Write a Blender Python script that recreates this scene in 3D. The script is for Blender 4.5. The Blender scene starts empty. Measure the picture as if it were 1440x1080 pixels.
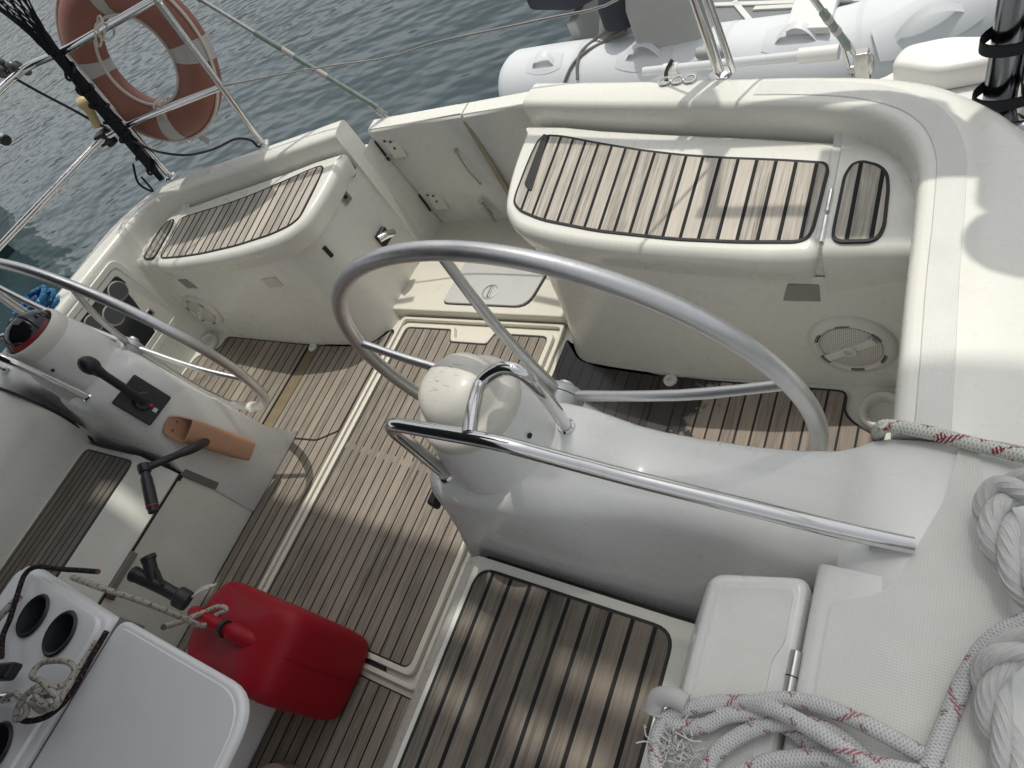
import bpy, bmesh, math, random
from mathutils import Vector, Matrix
random.seed(7)
S = bpy.context.scene
COL = S.collection
PI = math.pi

# ------------------------------------------------------------------ camera
RX = Vector((0.82324378, 0.36394572, -0.43567555))     # image right
RD = Vector((0.09106428, -0.84218047, -0.53145024))    # image down
RF = Vector((-0.56033648, 0.39783862, -0.72646229))    # view direction
FOC = 949.11
CAM = Vector((1.62588, 0.0, 1.75))
cd = bpy.data.cameras.new('camera'); cam = bpy.data.objects.new('camera', cd); COL.objects.link(cam)
cd.sensor_fit = 'HORIZONTAL'; cd.sensor_width = 36; cd.lens = FOC / 1440 * 36
cd.clip_start = 0.05; cd.clip_end = 2000
cam.matrix_world = Matrix(((RX.x, -RD.x, -RF.x, CAM.x), (RX.y, -RD.y, -RF.y, CAM.y), (RX.z, -RD.z, -RF.z, CAM.z), (0, 0, 0, 1)))
S.camera = cam

def ray(x, y): return RX * (x - 720) + RD * (y - 540) + RF * FOC
def at(x, y, z):                      # survey point of the photograph at a known height
    r = ray(x, y); return CAM + r * ((z - CAM.z) / r.z)
def atY(x, y, Y):
    r = ray(x, y); return CAM + r * ((Y - CAM.y) / r.y)
def atX(x, y, X):
    r = ray(x, y); return CAM + r * ((X - CAM.x) / r.x)
def atpl(x, y, f):                    # f(X,Y)->z
    z = f(0, 0)
    for _ in range(12):
        p = at(x, y, z); z = f(p.x, p.y)
    return at(x, y, z)

# ------------------------------------------------------------------ materials
def lin(c): return tuple(((v / 255) / 12.92 if v / 255 <= .04045 else (((v / 255) + .055) / 1.055) ** 2.4) for v in c)
class NT:
    def __init__(s, name):
        s.m = bpy.data.materials.new(name); s.m.use_nodes = True
        s.t = s.m.node_tree; s.b = s.t.nodes['Principled BSDF']
    def n(s, typ, **kw):
        o = s.t.nodes.new(typ)
        for k, v in kw.items():
            if k.startswith('i_'):
                key = k[2:]; key = int(key) if key.isdigit() else key.replace('_', ' ')
                o.inputs[key].default_value = v
            else: setattr(o, k, v)
        return o
    def l(s, a, b): s.t.links.new(a, b)
    def math(s, op, a, b=None, c=None):
        o = s.n('ShaderNodeMath', operation=op)
        for i, v in enumerate((a, b, c)):
            if v is None: continue
            if hasattr(v, 'is_linked'): s.l(v, o.inputs[i])
            else: o.inputs[i].default_value = v
        return o.outputs[0]
    def ramp(s, fac, stops):
        o = s.n('ShaderNodeValToRGB'); e = o.color_ramp.elements
        while len(e) < len(stops): e.new(.5)
        for k, (p, c) in zip(e, stops): k.position = p; k.color = c if len(c) == 4 else (*c, 1)
        s.l(fac, o.inputs[0]); return o.outputs[0]
    def mix(s, fac, a, b, blend='MIX'):
        o = s.n('ShaderNodeMix', data_type='RGBA', blend_type=blend)
        for i, v in ((0, fac), (6, a), (7, b)):
            if hasattr(v, 'is_linked'): s.l(v, o.inputs[i])
            else: o.inputs[i].default_value = v if i == 0 or len(v) == 4 else (*v, 1)
        return o.outputs[2]
    def bump(s, h, strength=.3, dist=.002):
        o = s.n('ShaderNodeBump'); o.inputs['Strength'].default_value = strength; o.inputs['Distance'].default_value = dist
        s.l(h, o.inputs['Height']); s.l(o.outputs[0], s.b.inputs['Normal']); return o
    def noise(s, vec, scale, detail=3, rough=.55):
        o = s.n('ShaderNodeTexNoise'); o.inputs['Scale'].default_value = scale; o.inputs['Detail'].default_value = detail; o.inputs['Roughness'].default_value = rough
        if vec is not None: s.l(vec, o.inputs['Vector'])
        return o.outputs['Fac']
    def obj(s): return s.n('ShaderNodeTexCoord').outputs['Object']
    def uv(s): return s.n('ShaderNodeTexCoord').outputs['UV']
    def set(s, **kw):
        for k, v in kw.items(): s.b.inputs[k.replace('_', ' ')].default_value = (*v, 1) if isinstance(v, tuple) and len(v) == 3 else v

def gelcoat(name, col, dirt=.25, rough=.32, dirtcol=(.34, .29, .21), scale=3.0, amp=.06):
    t = NT(name); v = t.obj()
    n1 = t.noise(v, scale, 6, .6); n2 = t.noise(v, 28, 5, .65); n3 = t.noise(v, 220, 2)
    base = t.mix(t.math('MULTIPLY', n1, 1.0), tuple(c * (1 - amp) for c in col), tuple(min(1, c * (1 + amp)) for c in col))
    m = t.math('MULTIPLY', t.ramp(n1, [(.52, (0, 0, 0)), (.78, (1, 1, 1))]), t.ramp(n2, [(.42, (0, 0, 0)), (.72, (1, 1, 1))]))
    base = t.mix(t.math('MULTIPLY', m, dirt), base, dirtcol)
    sp = t.ramp(t.noise(v, 95, 2), [(.765, (0, 0, 0)), (.79, (1, 1, 1))])
    base = t.mix(t.math('MULTIPLY', sp, min(1, dirt * 1.6)), base, (.16, .13, .1))
    t.l(base, t.b.inputs['Base Color'])
    t.l(t.math('MULTIPLY_ADD', n2, .3, rough - .12), t.b.inputs['Roughness'])
    t.bump(t.math('ADD', t.math('MULTIPLY', n3, .3), n1), .12, .002)
    t.set(Coat_Weight=.3, Coat_Roughness=.12)
    return t.m

def nonskid(name, col, pitch=.0042):
    t = NT(name); v = t.obj(); s = t.n('ShaderNodeSeparateXYZ'); t.l(v, s.inputs[0])
    k = 2 * PI / pitch
    a = t.math('MULTIPLY', t.math('SINE', t.math('MULTIPLY', s.outputs[0], k)), t.math('SINE', t.math('MULTIPLY', s.outputs[1], k)))
    h = t.math('ABSOLUTE', a); n1 = t.noise(v, 7, 5, .6)
    base = t.mix(t.ramp(n1, [(.35, (0, 0, 0)), (.7, (1, 1, 1))]), tuple(c * .9 for c in col), col)
    base = t.mix(t.ramp(h, [(.0, (.25,) * 3), (.45, (0, 0, 0))]), base, tuple(c * .5 for c in col))
    t.l(base, t.b.inputs['Base Color']); t.set(Roughness=.5)
    t.bump(t.math('POWER', h, .6), .32, .0010)
    return t.m

def teak(name, light, dark, pitch=.0455, off=0.0, gap=.0045, wet=0.0, warm=(.30, .19, .11), along='Y', stain=.35, joint=None):
    t = NT(name); v = t.obj(); s = t.n('ShaderNodeSeparateXYZ'); t.l(v, s.inputs[0])
    X, Y = (s.outputs[0], s.outputs[1]) if along == 'Y' else (s.outputs[1], s.outputs[0])
    u = t.math('DIVIDE', t.math('ADD', X, 10 + off), pitch); pid = t.math('FLOOR', u); fr = t.math('FRACT', u)
    ed = t.math('MULTIPLY', t.math('MINIMUM', fr, t.math('SUBTRACT', 1.0, fr)), pitch)
    caulk = t.ramp(t.math('MULTIPLY', ed, 100.0), [(gap * 50 - .03, (1, 1, 1)), (gap * 50 + .03, (0, 0, 0))])
    if joint:
        (xa, ya), (xb, yb), hw = joint; sl = (yb - ya) / (xb - xa)
        dy = t.math('ABSOLUTE', t.math('SUBTRACT', Y, t.math('MULTIPLY_ADD', X, sl, ya - sl * xa)))
        caulk = t.math('MULTIPLY', caulk, t.math('GREATER_THAN', dy, hw))
    wn = t.n('ShaderNodeTexWhiteNoise', noise_dimensions='1D'); t.l(pid, wn.inputs['W']); rnd = wn.outputs['Value']
    cb = t.n('ShaderNodeCombineXYZ')
    t.l(t.math('MULTIPLY_ADD', X, 150, t.math('MULTIPLY', rnd, 91)), cb.inputs[0]); t.l(t.math('MULTIPLY_ADD', Y, 5.0, t.math('MULTIPLY', rnd, 37)), cb.inputs[1]); t.l(t.math('MULTIPLY', rnd, 13), cb.inputs[2])
    g1 = t.noise(cb.outputs[0], 1.0, 5, .62)
    cb2 = t.n('ShaderNodeCombineXYZ'); t.l(t.math('MULTIPLY_ADD', X, 700, rnd), cb2.inputs[0]); t.l(t.math('MULTIPLY', Y, 16.0), cb2.inputs[1]); t.l(rnd, cb2.inputs[2])
    g2 = t.noise(cb2.outputs[0], 1.0, 2, .6)
    g = t.math('ADD', t.math('MULTIPLY', g1, .7), t.math('MULTIPLY', g2, .35))
    c = t.ramp(g, [(.36, dark), (.62, light)])
    cb3 = t.n('ShaderNodeCombineXYZ'); t.l(t.math('MULTIPLY_ADD', X, 330, t.math('MULTIPLY', rnd, 57)), cb3.inputs[0]); t.l(t.math('MULTIPLY', Y, 7.0), cb3.inputs[1]); t.l(rnd, cb3.inputs[2])
    crk = t.ramp(t.noise(cb3.outputs[0], 1.0, 2, .5), [(.60, (0, 0, 0)), (.72, (1, 1, 1))])
    c = t.mix(t.math('MULTIPLY', crk, .55), c, tuple(x * .5 for x in dark))
    big = t.noise(v, 4.5, 4, .6)
    c = t.mix(t.math('MULTIPLY', t.ramp(rnd, [(.2, (0, 0, 0)), (1, (1, 1, 1))]), .3), c, warm)
    c = t.mix(t.math('MULTIPLY', t.ramp(big, [(.48, (0, 0, 0)), (.72, (1, 1, 1))]), stain), c, tuple(x * .55 for x in dark))
    c = t.mix(t.math('MULTIPLY', t.math('SUBTRACT', rnd, .45), .75), c, tuple(min(1, x * 1.35) for x in light))
    rough = t.math('MULTIPLY_ADD', g1, .2, .55)
    if wet > 0:
        # standing water: a puddle with its own outline, darker and glossy
        pw = t.n('ShaderNodeVectorMath', operation='DISTANCE'); t.l(v, pw.inputs[0]); pw.inputs[1].default_value = (.62, .93, .02)
        w = t.math('SUBTRACT', .36, pw.outputs[1]); w = t.math('ADD', w, t.math('MULTIPLY', t.math('SUBTRACT', t.noise(v, 11, 3, .6), .5), .34))
        w = t.ramp(w, [(.0, (0, 0, 0)), (.02, (1, 1, 1))])
        c = t.mix(t.math('MULTIPLY', w, wet), c, (.018, .017, .016))
        rough = t.math('SUBTRACT', rough, t.math('MULTIPLY', w, .42))
    c = t.mix(caulk, c, (.012, .013, .014))
    t.l(c, t.b.inputs['Base Color']); t.l(rough, t.b.inputs['Roughness']); t.set(Specular_IOR_Level=.22 if wet <= 0 else .45)
    t.bump(t.math('SUBTRACT', t.math('MULTIPLY', g, .35), caulk), .45, .0012)
    return t.m

def metal(name, col=(.72, .72, .72), rough=.12, brushed=0.0, spots=.15, metallic=1.0):
    t = NT(name); v = t.obj(); n = t.noise(v, 60, 4, .6); n2 = t.noise(v, 300, 2)
    c = t.mix(t.math('MULTIPLY', t.ramp(n, [(.55, (0, 0, 0)), (.75, (1, 1, 1))]), spots), col, (.3, .24, .17))
    t.l(c, t.b.inputs['Base Color']); t.set(Metallic=metallic)
    t.l(t.math('MULTIPLY_ADD', n, .2, rough - .06), t.b.inputs['Roughness'])
    if brushed: t.bump(n2, brushed, .0006)
    return t.m

def plain(name, col, rough=.5, var=.12, bump=0.0, scale=18, metallic=0.0, spec=.5, bs=250):
    t = NT(name); v = t.obj(); n = t.noise(v, scale, 5, .6)
    t.l(t.mix(n, tuple(c * (1 - var) for c in col), tuple(min(1, c * (1 + var)) for c in col)), t.b.inputs['Base Color'])
    t.set(Metallic=metallic, Specular_IOR_Level=spec); t.l(t.math('MULTIPLY_ADD', n, .2, rough - .1), t.b.inputs['Roughness'])
    if bump: t.bump(t.noise(v, bs, 3), bump, .001)
    return t.m

def braid(name, col, fleck=None, period=.05, wd=.35, pitch=.009, fleck2=None, amt=.8, nb=5):
    t = NT(name); uv = t.uv(); s = t.n('ShaderNodeSeparateXYZ'); t.l(uv, s.inputs[0]); u, w = s.outputs[0], s.outputs[1]
    k = 2 * PI / pitch
    a = t.math('SINE', t.math('MULTIPLY_ADD', u, k, t.math('MULTIPLY', w, 2 * PI * nb)))
    b = t.math('SINE', t.math('MULTIPLY_ADD', u, k, t.math('MULTIPLY', w, -2 * PI * nb)))
    h = t.math('MAXIMUM', a, b); n = t.noise(t.obj(), 60, 4, .65)
    c = t.mix(t.ramp(h, [(.0, (1, 1, 1)), (.6, (0, 0, 0))]), col, tuple(x * .72 for x in col))
    c = t.mix(t.math('MULTIPLY', t.ramp(n, [(.45, (0, 0, 0)), (.7, (1, 1, 1))]), .3), c, tuple(x * .6 for x in col))
    if fleck:
        for q, (fc, sg) in enumerate(((fleck, 1), (fleck2 or fleck, -1))):
            f = t.math('FRACT', t.math('ADD', t.math('DIVIDE', u, period), t.math('MULTIPLY_ADD', w, 1.0 * sg, .37 * q)))
            f2 = t.math('FRACT', t.math('MULTIPLY_ADD', w, 2.0, t.math('MULTIPLY', u, 21.0 + 8 * q)))
            m = t.math('MULTIPLY', t.math('LESS_THAN', f, wd * .5), t.math('LESS_THAN', f2, .42))
            m = t.math('MULTIPLY', m, t.math('GREATER_THAN', a if q == 0 else b, -.2))
            c = t.mix(t.math('MULTIPLY', m, amt), c, fc)
    t.l(c, t.b.inputs['Base Color']); t.set(Roughness=.85, Specular_IOR_Level=.2)
    t.bump(h, .6, .001)
    return t.m

CREAM = (.755, .757, .695)
M = {}
M['gel'] = gelcoat('gelcoat_cream', (.775, .77, .70), .18, .27)
M['gelwhite'] = gelcoat('gelcoat_white', (.755, .765, .735), .17, .27)
M['gelsole'] = gelcoat('gelcoat_sole', (.74, .71, .61), .55, .42, (.30, .24, .15), 6, .09)
M['gelold'] = gelcoat('gelcoat_scuffed', (.72, .70, .64), .5, .38, (.36, .27, .16), 9, .1)
M['hull'] = gelcoat('hull_white', (.75, .75, .73), .2)
def cover_mat():
    m = gelcoat('gelcoat_cover', (.68, .665, .595), .35, .38, (.36, .27, .16), 9, .1)
    t = NT.__new__(NT); t.m = m; t.t = m.node_tree; t.b = t.t.nodes['Principled BSDF']; v = t.obj()
    old = t.b.inputs['Base Color'].links[0].from_socket; acc = None
    for k, (ang, sc_, th_) in enumerate(((.6, 150, .735), (-.5, 130, .745), (1.3, 170, .75), (2.3, 140, .755))):
        mp_ = t.n('ShaderNodeMapping'); t.l(v, mp_.inputs[0]); mp_.inputs['Rotation'].default_value = (0, 0, ang); mp_.inputs['Location'].default_value = (k * 3.1, k * 1.7, 0); mp_.inputs['Scale'].default_value = (sc_ * .22, sc_ * 1.9, sc_ * .3)
        q = t.ramp(t.noise(mp_.outputs[0], 1.0, 1, .4), [(th_ - .04, (0, 0, 0)), (th_, (1, 1, 1))])
        acc = q if acc is None else t.math('MAXIMUM', acc, q)
    d_ = t.n('ShaderNodeVectorMath', operation='DISTANCE'); t.l(v, d_.inputs[0]); d_.inputs[1].default_value = (.842, .455, .935)
    acc = t.math('MULTIPLY', acc, t.ramp(d_.outputs[1], [(.035, (1, 1, 1)), (.075, (0, 0, 0))]))
    t.l(t.mix(t.math('MULTIPLY', acc, .40), old, (.12, .11, .10)), t.b.inputs['Base Color']); return m
M['gelcover'] = cover_mat()
M['nonskid'] = nonskid('nonskid_cream', (.765, .767, .715), .0078)
M['greylid'] = gelcoat('lid_grey', (.56, .56, .54), .25, .5, (.35, .32, .27), 12, .08)
M['tableplastic'] = gelcoat('table_white', (.79, .795, .80), .14, .4)
M['teakseat'] = teak('teak_bleached', (.565, .53, .465), (.205, .183, .152), .0455, -.01, .0088, stain=.3, warm=(.45, .375, .29))
M['teaksole'] = teak('teak_weathered', (.335, .297, .245), (.125, .108, .088), .0437, .0, .0054, warm=(.27, .22, .165))
ja, jb = at(503, 631, 0), at(572, 652, 0)
M['teakhatch'] = teak('teak_hatch', (.335, .297, .245), (.125, .108, .088), .0437, .0, .0054, warm=(.27, .22, .165), joint=((ja.x, ja.y), (jb.x, jb.y), .012))
M['teakwet'] = teak('teak_wet', (.34, .29, .24), (.15, .122, .10), .0437, .0, .0062, wet=.9, warm=(.21, .16, .12))
M['teakbench'] = teak('teak_bench', (.235, .205, .170), (.078, .070, .060), .046, .013, .0088, stain=.3, warm=(.15, .11, .08))
M['caulk'] = plain('caulk_black', (.012, .013, .014), .6, .2)
M['chrome'] = metal('stainless_polished', (.74, .74, .73), .09, 0, .12)
M['steel'] = metal('stainless_dull', (.56, .55, .53), .27, .15, .25)
M['alu'] = metal('aluminium_rim', (.70, .70, .70), .36, .08, .2)
M['alucast'] = plain('cast_alloy', (.42, .43, .43), .45, .12, .2, 30, .55)
M['black'] = plain('plastic_black', (.018, .019, .022), .45, .2, .1)
M['blackrub'] = plain('webbing_black', (.010, .012, .016), .75, .2, .4, 18, 0, .3, 500)
M['shadowgap'] = plain('gap_black', (.02, .02, .02), .8)
M['panelglass'] = plain('panel_smoked', (.03, .034, .04), .08, .2)
M['gauge'] = plain('gauge_face', (.10, .11, .12), .25, .2)
M['white'] = plain('plastic_white', (.72, .72, .70), .4, .06, .08)
M['offwhite'] = plain('plastic_offwhite', (.72, .705, .65), .42, .08, .08)
M['grey'] = plain('plastic_grey', (.36, .36, .35), .5, .1)
M['lens'] = plain('lens_milky', (.62, .60, .52), .15, .15)
M['salmon'] = plain('pocket_salmon', (.47, .265, .165), .42, .1, .1)
M['yellow'] = plain('lamp_cream', (.66, .53, .27), .45, .12)
M['redcan'] = plain('can_red', (.30, .004, .014), .5, .10, .35, 5, 0, .3, 90)
M['ring'] = plain('ring_orange', (.30, .125, .090), .55, .14, .25, 9)
M['tape'] = plain('reflective_tape', (.50, .48, .46), .4, .1, .2)
M['piping'] = plain('ring_cord', (.66, .60, .52), .7, .15)
M['red'] = plain('red_paint', (.5, .02, .02), .5)
M['cardred'] = plain('compass_card', (.28, .03, .035), .4, .5, 0, 160)
M['canvas'] = plain('canvas_navy', (.05, .055, .07), .9, .2, .3)
M['bluerope'] = braid('rope_blue', (.03, .16, .35), (.4, .5, .6), .03, .3)
M['ropered'] = braid('rope_red_fleck', (.68, .71, .63), (.30, .015, .04), .070, .62, .0052, amt=.95)
M['ropecoil'] = braid('rope_grey_fleck', (.66, .66, .65), (.33, .03, .05), .075, .26, .0046, (.28, .06, .08), nb=7)
M['ropetable'] = braid('rope_beige', (.50, .46, .40), (.08, .07, .08), .022, .5, .005, (.06, .05, .06), .9)
M['ropeblack'] = braid('rope_black', (.025, .02, .022), (.16, .08, .07), .02, .4, .005)
M['strand'] = plain('rope_strand', (.60, .60, .58), .8, .18, .9, 30, 0, .25, 700)
M['duckgrey'] = plain('hypalon_grey', (.66, .69, .70), .5, .05, .15, 6)
M['ductgrey2'] = plain('hypalon_patch', (.61, .64, .66), .55, .05, .15, 6)
M['dkgrey'] = plain('dinghy_floor', (.20, .21, .22), .6, .15)
M['midgrey'] = plain('motor_grey', (.43, .43, .42), .45, .1)
M['green'] = plain('verdigris_tape', (.22, .28, .25), .55, .45, .4, 45)
M['tealhull'] = plain('hull_teal', (.008, .040, .042), .22, .2)
M['wire'] = metal('wire_rope', (.42, .42, .40), .35, .3, .3)

def thin_blocker_mat():  # part-transparent stuff for the added sun blocker, passes some direct sun
    t = NT('thin_blocker'); tr = t.n('ShaderNodeBsdfTransparent'); mx = t.n('ShaderNodeMixShader'); mx.inputs[0].default_value = .30
    t.set(Base_Color=(.25, .26, .27), Roughness=.9); out = t.t.nodes['Material Output']
    t.l(t.b.outputs[0], mx.inputs[1]); t.l(tr.outputs[0], mx.inputs[2]); t.l(mx.outputs[0], out.inputs['Surface']); return t.m
M['thinblocker'] = thin_blocker_mat()
def sea_mat():
    t = NT('sea_water'); v = t.obj()
    mp = t.n('ShaderNodeMapping'); t.l(v, mp.inputs[0]); mp.inputs['Rotation'].default_value = (0, 0, math.radians(28)); mp.inputs['Scale'].default_value = (1.0, 2.1, 1)
    n1 = t.noise(mp.outputs[0], 1.25, 2, .42); n2 = t.noise(mp.outputs[0], 5.0, 1, .4); n3 = t.noise(v, .35, 2)
    c = t.mix(n3, (.022, .042, .047), (.036, .062, .068))
    t.l(c, t.b.inputs['Base Color']); t.set(Roughness=.08, IOR=1.45, Specular_IOR_Level=.5)
    t.bump(t.math('ADD', n1, t.math('MULTIPLY', n2, .16)), .26, .36)
    return t.m
M['sea'] = sea_mat()

# ------------------------------------------------------------------ mesh building
class MB:
    def __init__(s): s.bm = bmesh.new(); s.uv = s.bm.loops.layers.uv.new('UVMap'); s.mi = 0
    def face(s, vs, uvs=None):
        try: f = s.bm.faces.new(vs)
        except ValueError: return None
        f.material_index = s.mi; f.smooth = True
        if uvs:
            for lp, q in zip(f.loops, uvs): lp[s.uv].uv = q
        return f
    def grid(s, rows, closed=False, cap0=False, cap1=False, uvr=None):
        vv = [[s.bm.verts.new(p) for p in r] for r in rows]; n = len(rows[0])
        for i in range(len(vv) - 1):
            for j in range(n if closed else n - 1):
                k = (j + 1) % n
                uvs = None
                if uvr: uvs = [(uvr[i], j / n), (uvr[i], (j + 1) / n), (uvr[i + 1], (j + 1) / n), (uvr[i + 1], j / n)]
                s.face([vv[i][j], vv[i][k], vv[i + 1][k], vv[i + 1][j]], uvs)
        if cap0: s.face(list(reversed(vv[0])))
        if cap1: s.face(vv[-1])
        return s
    def tube(s, pts, r, seg=14, cap=True, sub=0, closed=False):
        pts = [Vector(p) for p in pts]
        if sub: pts = spline(pts, sub, closed)
        n = len(pts); rows = []; us = []; L = 0; prev = None
        rr = r if isinstance(r, (list, tuple)) else None
        for i, p in enumerate(pts):
            if closed: d = pts[(i + 1) % n] - pts[i - 1]
            else: d = (pts[min(i + 1, n - 1)] - pts[max(i - 1, 0)])
            d.normalize()
            if prev is None:
                u = d.cross(Vector((0, 0, 1)));
                if u.length < .1: u = d.cross(Vector((1, 0, 0)))
                u.normalize()
            else:
                u = prev - d * prev.dot(d); u.normalize()
            prev = u; w = d.cross(u); rad = rr[int(i * (len(rr) - 1) / max(1, n - 1) + .5)] if rr else r
            rows.append([p + (u * math.cos(a) + w * math.sin(a)) * rad for a in [2 * PI * k / seg for k in range(seg)]])
            if i: L += (p - pts[i - 1]).length
            us.append(L)
        if closed: rows.append(rows[0]); us.append(L + (pts[0] - pts[-1]).length)
        s.grid(rows, True, cap and not closed, cap and not closed, us)
        if closed: bmesh.ops.remove_doubles(s.bm, verts=s.bm.verts, dist=1e-5)
        return s
    def lathe(s, prof, c, axis=(0, 0, 1), seg=28, cap0=True, cap1=True, xs=1.0):
        c = Vector(c); a = Vector(axis).normalized(); u = a.cross(Vector((0, 1, 0)))
        if u.length < .1: u = a.cross(Vector((1, 0, 0)))
        u.normalize(); w = a.cross(u)
        s.grid([[c + a * h + (u * math.cos(t) * xs + w * math.sin(t)) * max(r, 1e-4) for t in [2 * PI * k / seg for k in range(seg)]] for r, h in prof], True, cap0, cap1)
        return s
    def prism(s, poly, z0, z1):
        f0 = z0 if callable(z0) else (lambda x, y: z0); f1 = z1 if callable(z1) else (lambda x, y: z1)
        a = [s.bm.verts.new((x, y, f0(x, y))) for x, y in poly]; b = [s.bm.verts.new((x, y, f1(x, y))) for x, y in poly]; n = len(poly)
        for i in range(n): s.face([a[i], a[(i + 1) % n], b[(i + 1) % n], b[i]])
        s.face(list(reversed(a))); s.face(b); return s
    def box(s, c, size, ax=None, taper=1.0):
        c = Vector(c); X, Y, Z = [Vector(v).normalized() for v in (ax or ((1, 0, 0), (0, 1, 0), (0, 0, 1)))]
        h = [q / 2 for q in size]; vs = []
        for k in (-1, 1):
            t = taper if k > 0 else 1
            for i, j in ((-1, -1), (1, -1), (1, 1), (-1, 1)): vs.append(s.bm.verts.new(c + X * h[0] * i * t + Y * h[1] * j * t + Z * h[2] * k))
        for f in ((3, 2, 1, 0), (4, 5, 6, 7), (0, 1, 5, 4), (1, 2, 6, 5), (2, 3, 7, 6), (3, 0, 4, 7)): s.face([vs[i] for i in f])
        return s
    def ball(s, c, r, seg=20, sc=(1, 1, 1)):
        c = Vector(c); rows = []
        for i in range(1, 10):
            th = PI * i / 10
            rows.append([c + Vector((math.sin(th) * math.cos(a) * sc[0], math.sin(th) * math.sin(a) * sc[1], math.cos(th) * sc[2])) * r for a in [2 * PI * k / seg for k in range(seg)]])
        return s.grid(rows, True, True, True)
    def build(s, name, mats, parent=None, bevel=0, seg=3, angle=35, subsurf=0, mirror=False):
        if mirror:
            for v in s.bm.verts: v.co.x *= -1
        bmesh.ops.recalc_face_normals(s.bm, faces=s.bm.faces)
        me = bpy.data.meshes.new(name); s.bm.to_mesh(me); s.bm.free()
        for m in (mats if isinstance(mats, (list, tuple)) else [mats]): me.materials.append(M[m] if isinstance(m, str) else m)
        try: me.set_sharp_from_angle(angle=math.radians(angle))
        except Exception: pass
        o = bpy.data.objects.new(name, me); COL.objects.link(o)
        if parent: o.parent = parent
        if bevel:
            b = o.modifiers.new('bevel', 'BEVEL'); b.width = bevel; b.segments = seg; b.limit_method = 'ANGLE'; b.angle_limit = math.radians(angle - 3); b.harden_normals = True
        if subsurf:
            b = o.modifiers.new('sub', 'SUBSURF'); b.levels = subsurf; b.render_levels = subsurf
        return o

def spline(pts, sub, closed=False):
    pts = [Vector(p) for p in pts]; n = len(pts); out = []
    for i in range(n if closed else n - 1):
        if closed: p0, p1, p2, p3 = pts[i - 1], pts[i], pts[(i + 1) % n], pts[(i + 2) % n]
        else: p0, p1, p2, p3 = pts[max(i - 1, 0)], pts[i], pts[i + 1], pts[min(i + 2, n - 1)]
        for k in range(sub):
            t = k / sub
            out.append(.5 * ((2 * p1) + (p2 - p0) * t + (2 * p0 - 5 * p1 + 4 * p2 - p3) * t * t + (3 * p1 - p0 - 3 * p2 + p3) * t ** 3))
    if not closed: out.append(pts[-1])
    return out
def rpoly(pts, r, n=5):
    out = []; m = len(pts); rs = r if isinstance(r, (list, tuple)) else [r] * m
    for i in range(m):
        p = Vector(pts[i][:2]); a = Vector(pts[i - 1][:2]) - p; b = Vector(pts[(i + 1) % m][:2]) - p
        rr = min(rs[i], a.length * .48, b.length * .48)
        if rr < 1e-4: out.append((p.x, p.y)); continue
        A = p + a.normalized() * rr; B = p + b.normalized() * rr
        for k in range(n + 1):
            t = k / n; q = A * (1 - t) ** 2 + p * 2 * t * (1 - t) + B * t * t; out.append((q.x, q.y))
    return out
def rbend(pts, r, n=6):
    pts = [Vector(p) for p in pts]; out = [pts[0]]
    for i in range(1, len(pts) - 1):
        p = pts[i]; a = pts[i - 1] - p; b = pts[i + 1] - p; rr = min(r, a.length * .45, b.length * .45)
        A = p + a.normalized() * rr; B = p + b.normalized() * rr
        for k in range(n + 1):
            t = k / n; out.append(A * (1 - t) ** 2 + p * 2 * t * (1 - t) + B * t * t)
    out.append(pts[-1]); return out
def mir(poly): return [(-x, y) for x, y in reversed(poly)]
def mp(p): return Vector((-p[0], p[1], p[2]))

def teakpanel(name, poly, zf, mat, parent, border=.006, th=.006, label=None):
    f = zf if callable(zf) else (lambda x, y: zf)
    b = MB(); bm = b.bm
    vs = [bm.verts.new((x, y, f(x, y))) for x, y in poly]; lo = [bm.verts.new((x, y, f(x, y) - th)) for x, y in poly]; n = len(poly)
    b.mi = 1
    for i in range(n): b.face([lo[i], lo[(i + 1) % n], vs[(i + 1) % n], vs[i]])
    top = b.face(vs); top.normal_update()
    if top.normal.z < 0: top.normal_flip()
    bmesh.ops.inset_individual(bm, faces=[top], thickness=border, use_even_offset=True)
    top.material_index = 0
    for fc in bm.faces:
        if fc is not top: fc.material_index = 1
    o = b.build(name, [mat, 'caulk'], parent)
    if label: o['label'] = label
    return o

def empty(name, loc, label=None, cat=None, group=None):
    o = bpy.data.objects.new(name, None); COL.objects.link(o); o.location = loc; o.empty_display_size = .1
    return tag(o, label, cat, group)
def tag(o, label=None, cat=None, group=None, kind=None):
    if label: o['label'] = label
    if cat: o['category'] = cat
    if group: o['group'] = group
    if kind: o['kind'] = kind
    return o
def kids(o): return [c for c in bpy.data.objects if c.parent is o]
def settle(root):
    # children are built in world space under an empty: keep them where they are
    bpy.context.view_layer.update()
    for c in kids(root):
        c.matrix_parent_inverse = root.matrix_world.inverted()
def grp(name, mats, mbuild, parent, **kw): return mbuild.build(name, mats, parent, **kw)

from mathutils.bvhtree import BVHTree
def surf(o, x, y):
    t = BVHTree.FromPolygons([o.matrix_world @ v.co for v in o.data.vertices], [tuple(p.vertices) for p in o.data.polygons])
    p, n, i, d = t.ray_cast(CAM, ray(x, y).normalized())
    if p is None: return None
    if n.dot(CAM - p) < 0: n = -n
    return p, n
# ------------------------------------------------------------------ sea
b = MB(); WZ = -.55
b.grid([[(-400, -400, WZ), (400, -400, WZ)], [(-400, 400, WZ), (400, 400, WZ)]])
o = b.build('sea', 'sea'); tag(o, 'dark teal rippled harbour water around the boat', 'water', kind='structure')

# ------------------------------------------------------------------ yacht
Y = empty('sailing_yacht', (0, 0, 0), 'cream fibreglass sailing yacht cockpit with teak decks, twin helm seats and two consoles', 'yacht')

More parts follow.
